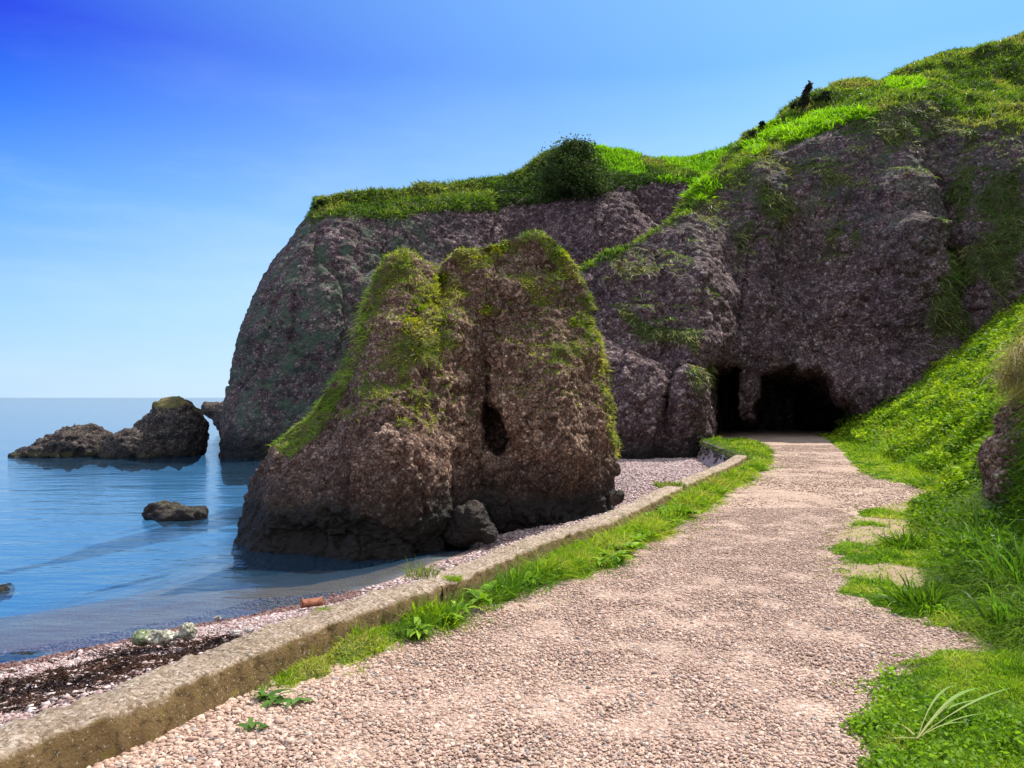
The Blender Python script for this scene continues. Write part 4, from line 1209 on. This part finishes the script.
def rosette(name, loc, n, L, W, cols, label, cat, group=None, spread=1.0, up=.6, prof=(.35, .9, 1, .75, 0), droop=(.3, .8), fold=.25, mat=None, seed_scale=1):
    P = np.zeros((n, 3)) + rng.normal(size=(n, 3)) * np.array([.02, .02, .004]) * seed_scale
    a = rng.uniform(0, 6.283, n)
    D = np.stack([np.cos(a) * spread, np.sin(a) * spread, up * rng.uniform(.5, 1.5, n)], 1)
    Ls = L * rng.uniform(.55, 1.1, n)
    b = Bag(); b.add(*ribbons(P, D, Ls, W * rng.uniform(.7, 1.1, n), pick(cols, n, None, jit=.15), rng.uniform(*droop, n), prof, fold=fold, twist=np.tile([[0, 0, 1.]], (n, 1)) + rng.normal(size=(n, 3)) * .15))
    ob = b.build(name, mat or LEAF); ob.location = loc
    return tag(ob, label, cat, group)


DOCK = [(.10, .22, .012), (.18, .33, .018), (.28, .40, .04)]
dk = []
tries = 0
while len(dk) < 64 and tries < 4000:
    tries += 1
    u = rng.random() ** 1.3; y = 5.0 + 15 * u; x = wall_x(np.array([y]))[0] + rng.uniform(.1, .65 + .03 * y)
    if not in_poly(np.array([x]), np.array([y]), VERGE)[0]: continue
    if any((x - p[0]) ** 2 + (y - p[1]) ** 2 < .02 + .0015 * y for p in dk): continue
    dk.append((x, y))
for x, y in dk:
    sc_ = rng.uniform(.8, 1.25)
    rosette('dock_plant', (x, y, .06), int(rng.integers(12, 20)), .16 * sc_, .05 * sc_, DOCK, 'broad-leaved green weed growing in the grass verge beside the low wall', 'plant', 'broad-leaved weeds in the verge', up=1.1)
d0 = np.array([1248 / (703 - HZ)]); 
for a, c_, n_, L_, lab in [(270, 703, 16, .12, 'larger flat green weed growing out of the gravel near the wall'), (293, 706, 9, .09, 'pale green weed touching the right side of the larger gravel weed'), (252, 733, 7, .08, 'smallest isolated green weed in the gravel closest to the wall')]:
    Yq = 1248 / (c_ - HZ); rosette('gravel_weed', ((a - 512) / F_ * Yq, Yq, .03), n_, L_, .034, [(.07, .17, .02), (.13, .24, .05)], lab, 'plant', up=.45)
# tufts rooted on and by the wall
def tuft(name, loc, n, L, W, cols, label, cat='grass tuft', up=1.2, group=None, rad=.06, droop=(.2, .7)):
    P = np.clip(rng.normal(size=(n, 3)), -1.7, 1.7) * np.array([rad, rad, .0]); b = Bag()
    grass(b, P, np.tile([[0, 0, 1.]], (n, 1)) + P * 6, L, W, cols, up=up, rnd=.35, droop=droop, scale=.2, prof=(1, .9, .6, 0))
    ob = b.build(name, GRASS); ob.location = loc
    return tag(ob, label, cat, group)


TANG = [(.12, .20, .03), (.20, .24, .06), (.32, .27, .11)]
Yq = F_ * 1.4 / (575 - HZ); tuft('grass_tuft', ((424 - 512) / F_ * Yq - .02, Yq + .05, .19), 170, .20, .006, TANG, 'tan and green grass tuft sprouting on the wall top beside the stack', rad=.07)
Yq = F_ * 1.4 / (610 - HZ); tuft('grass_tuft', ((327 - 512) / F_ * Yq, Yq, .19), 260, .06, .005, LIME, 'little bright green grass tuft on the wall top near the clay pipe', rad=.04)
Yq = F_ * 1.4 / (577 - HZ); tuft('grass_tuft', ((452 - 512) / F_ * Yq, Yq, .18), 330, .06, .006, LIME, 'tiny grass tuft on the wall top right of the tan tuft', rad=.04)
Yq = F_ * 1.4 / (484 - HZ); tuft('grass_tuft', ((682 - 512) / F_ * Yq - .2, Yq, .17), 420, .15, .018, TANG, 'olive grass tuft on the far wall top', rad=.12)
Yq = F_ * 1.9 / (490 - HZ); tuft('grass_tuft', ((634 - 512) / F_ * 13.2, 13.2, -.4), 110, .2, .014, [(.16, .18, .06), (.3, .27, .13)], 'dry olive grass tuft behind the wall right of the small square stone', rad=.12)
Yq = 5.0; tuft('grass_tuft', (-.98, 4.98, .03), 110, .24, .009, LIME, 'upright green grass tuft against the wall where the verge starts', rad=.05, up=2)
tuft('grass_tuft', (-.62, 5.5, .03), 160, .27, .012, LIME, 'tall leafy grass tuft in the verge by the wall joint', rad=.06, up=2)
tuft('grass_tuft', (-.35, 6.02, .03), 260, .24, .007, [(.10, .2, .03), (.16, .26, .05)], 'fine soft grass tuft in the verge just past the wall joint', rad=.14, up=1.6)
tuft('grass_tuft', (.0, 6.6, .03), 380, .27, .007, [(.08, .2, .02), (.12, .25, .03)], 'largest fine grass clump in the verge between wall and gravel', rad=.19, up=1.6)
# long sword-leaved clumps in the shade of the bank
for x, y, n_, L_, lab in [(3.78, 5.75, 90, .62, 'tall sword-leaved clump at the right edge of the bank foot'), (4.05, 6.6, 80, .6, 'sword-leaved clump behind the tallest one on the right bank'), (3.35, 5.15, 70, .34, 'short sword-leaved clump at the gravel spur on the right edge')]:
    tuft('iris_clump', (x, y, lawn_z(np.array([x]), np.array([y]))[0] - .02), n_, L_, .022, [(.05, .13, .012), (.09, .2, .02), (.14, .26, .03)], lab, 'plant', up=1.3, rad=.12, droop=(.15, .6))
for x, y, r_, lab in [(3.12, 5.9, .1, 'dark leafy weed at the foot of the bank beside the gravel spur'), (4.2, 8.2, .12, 'leafy weed in the half shade at the bank foot'), (7.45, 13.7, .2, 'bushy green weed on the grass below the bright slope')]:
    tuft('leafy_weed', (x, y, .03), 220, .22 + r_, .02, DEEP, lab, 'plant', up=.9, rad=r_)
# uprooted bent leaves lying on the lawn
root = np.array([(918 - 512) / F_ * 1248 / (757 - HZ) / 1, 1248 / (757 - HZ), .085])
b = Bag()
for (ex, ey, wv, hz_) in [(983, 707, .028, .07), (972, 736, .016, .03), (1016, 704, .020, .06), (964, 714, .026, .08), (1000, 716, .014, .05), (958, 708, .016, .09), (990, 726, .012, .03)]:
    e = np.array([(ex - 512) / F_ * 1248 / (ey - HZ), 1248 / (ey - HZ), hz_ + .03]); d = e - root; L = np.linalg.norm(d)
    s = np.array([d / L + np.array([rng.uniform(-.3, .05), rng.uniform(-.15, .1), rng.uniform(.1, .3)])])
    dv = (e - root - s[0] / np.linalg.norm(s[0]) * L * .72)[None] / L
    b.add(*ribbons(root[None], s, np.array([L]), np.array([wv * .85]), np.array([[.40, .38, .15]]), 1., (.22, .26, .34, .7, 1, .95, .6, 0), fold=.3, dvec=dv, twist=np.array([[0, 0.1, 1.]]), tipcol=np.array([[.17, .36, .06]])))
for (ex, ey) in [(885, 757), (902, 742)]:
    e = np.array([(ex - 512) / F_ * 1248 / (ey - HZ), 1248 / (ey - HZ), .09]); d = e - root; L = np.linalg.norm(d)
    b.add(*ribbons(root[None], d[None], np.array([L]), np.array([.010]), np.array([[.42, .36, .16]]), .05, (.8, 1, .8, 0), twist=np.array([[0, 0.1, 1.]])))
V = np.concatenate(b.V); b.V = [v - root for v in b.V]
ob = b.build('bent_leaves', LEAF); ob.location = root
tag(ob, 'uprooted pale green blades lying bent on the lawn near the gravel', 'plant')
oh = Bag()
for k in range(26):
    P = np.array([at(rng.uniform(1004, 1062), rng.uniform(338, 400) , 8.8)]) + rng.normal(size=(90, 3)) * np.array([.07, .08, .05]) + np.array([.12, .12, .04])
    grass(oh, P, np.tile([[-.35, -.5, .3]], (90, 1)), .30, .007, [(.10, .17, .025), (.26, .24, .08), (.42, .33, .16), (.36, .27, .13)], up=.1, nrm=.9, rnd=.3, droop=(.8, 1.3), scale=.3)
o0 = at(1015, 380, 8.8)
oh.V = [v - o0 for v in oh.V]; ob = oh.build('overhanging_grass', GRASS); ob.location = o0
tag(ob, 'shaggy tan grass hanging over the dark rock face at the right edge', 'grass tuft')
# bare twigs where the slope meets the cliff
tw = Bag(); n = 70
bp = at(938, 352, 27.5)
P = np.tile(np.zeros(3), (n, 1)) + rng.normal(size=(n, 3)) * np.array([.35, .2, .1])
tw.add(*ribbons(P, rng.normal(size=(n, 3)) + np.array([-.6, -.3, 1.1]), rng.uniform(.4, 1.0, n), np.full(n, .03), pick([(.16, .13, .10), (.30, .26, .22)], n), .3, (1, .7, .4, .2)))
ob = tw.build('bare_branches', BARK); ob.location = bp
tag(ob, 'tangle of bare grey branches where the bright slope meets the cliff', 'shrub')

# ------------------------------------------------------------------ light, sky, camera
sc = bpy.context.scene
w = bpy.data.worlds.new('World'); sc.world = w; w.use_nodes = True
nt = w.node_tree; nt.nodes.clear(); b = NB(nt)
sky = b.n('ShaderNodeTexSky'); sky.sky_type = 'NISHITA'; sky.sun_disc = False
sky.sun_elevation = R(SUN_EL); sky.sun_rotation = R(SUN_AZ); sky.altitude = 0; sky.air_density = 1.0; sky.dust_density = .6; sky.ozone_density = 2.5
hs = b.n('ShaderNodeHueSaturation'); hs.inputs['Saturation'].default_value = 1.25; b.l(sky.outputs[0], hs.inputs['Color'])
# clear-day colours: pale towards the sea horizon and the sun, deep blue away from the sun; unseen zenith brightened as added fill
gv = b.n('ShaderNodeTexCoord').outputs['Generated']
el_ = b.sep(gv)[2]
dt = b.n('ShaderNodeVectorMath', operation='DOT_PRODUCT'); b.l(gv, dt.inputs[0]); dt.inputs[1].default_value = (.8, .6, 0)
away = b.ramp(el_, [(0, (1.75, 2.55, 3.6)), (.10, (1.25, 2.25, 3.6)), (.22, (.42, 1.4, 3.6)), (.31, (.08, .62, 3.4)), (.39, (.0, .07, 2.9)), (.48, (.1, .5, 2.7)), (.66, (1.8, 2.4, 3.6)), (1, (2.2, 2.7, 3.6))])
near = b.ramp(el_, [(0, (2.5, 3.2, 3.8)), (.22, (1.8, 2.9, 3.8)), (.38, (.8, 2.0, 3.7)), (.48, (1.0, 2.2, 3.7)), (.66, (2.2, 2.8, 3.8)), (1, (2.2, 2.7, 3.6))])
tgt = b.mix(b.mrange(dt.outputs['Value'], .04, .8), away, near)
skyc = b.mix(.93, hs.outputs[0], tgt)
# thin high cloud streaks in front; unseen white sky added behind viewer as fill
sp_ = b.sep(gv)
cm = b.n('ShaderNodeMapping'); cm.inputs['Scale'].default_value = (2.2, 2.2, 9); cm.inputs['Rotation'].default_value = (0, R(14), 0); b.l(gv, cm.inputs[0])
cf = b.mrange(b.noise(cm.outputs[0], 1.6, 7, .6), .45, .8, 0, .30)
cf = b.math('MULTIPLY', cf, b.mrange(el_, .42, .15, 0, 1))
skyc = b.mix(cf, skyc, (2.6, 3.3, 3.9))
back_fill = b.math('MULTIPLY', b.mrange(sp_[1], .05, -.5, 0, 1), b.mrange(b.noise(gv, 2.2, 6, .6), .3, .6, .55, 1))
skyc = b.mix(back_fill, skyc, (3.8, 4.0, 4.5))
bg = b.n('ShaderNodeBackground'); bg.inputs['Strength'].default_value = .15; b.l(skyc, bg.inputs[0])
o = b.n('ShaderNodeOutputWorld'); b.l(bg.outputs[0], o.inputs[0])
ld = bpy.data.lights.new('sun', 'SUN'); ld.energy = 3.7; ld.angle = R(.53); ld.color = (1, .95, .87)
lo = bpy.data.objects.new('sun', ld); C.objects.link(lo)
az, el = R(SUN_AZ), R(SUN_EL)
sd = Vector((math.sin(az) * math.cos(el), math.cos(az) * math.cos(el), math.sin(el)))
lo.rotation_euler = sd.to_track_quat('Z', 'Y').to_euler(); lo.location = sd * 60
cd = bpy.data.cameras.new('camera'); cam = bpy.data.objects.new('camera', cd); C.objects.link(cam)
cam.location = (0, 0, CAMZ); cam.rotation_euler = (R(90), 0, 0)
cd.sensor_width = 36; cd.lens = F_ / 1024 * 36; cd.shift_y = 13.5 / 1024; cd.clip_end = 30000; cd.clip_start = .05
sc.camera = cam
sc.view_settings.view_transform = 'Standard'; sc.view_settings.look = 'None'; sc.view_settings.exposure = .95; sc.view_settings.gamma = 1
sc.view_settings.use_curve_mapping = False
sc.render.resolution_x, sc.render.resolution_y = 1024, 768
sc.cycles.max_bounces = 6; sc.cycles.transparent_max_bounces = 8; sc.cycles.use_denoising = True
sc.cycles.caustics_reflective = False; sc.cycles.caustics_refractive = False
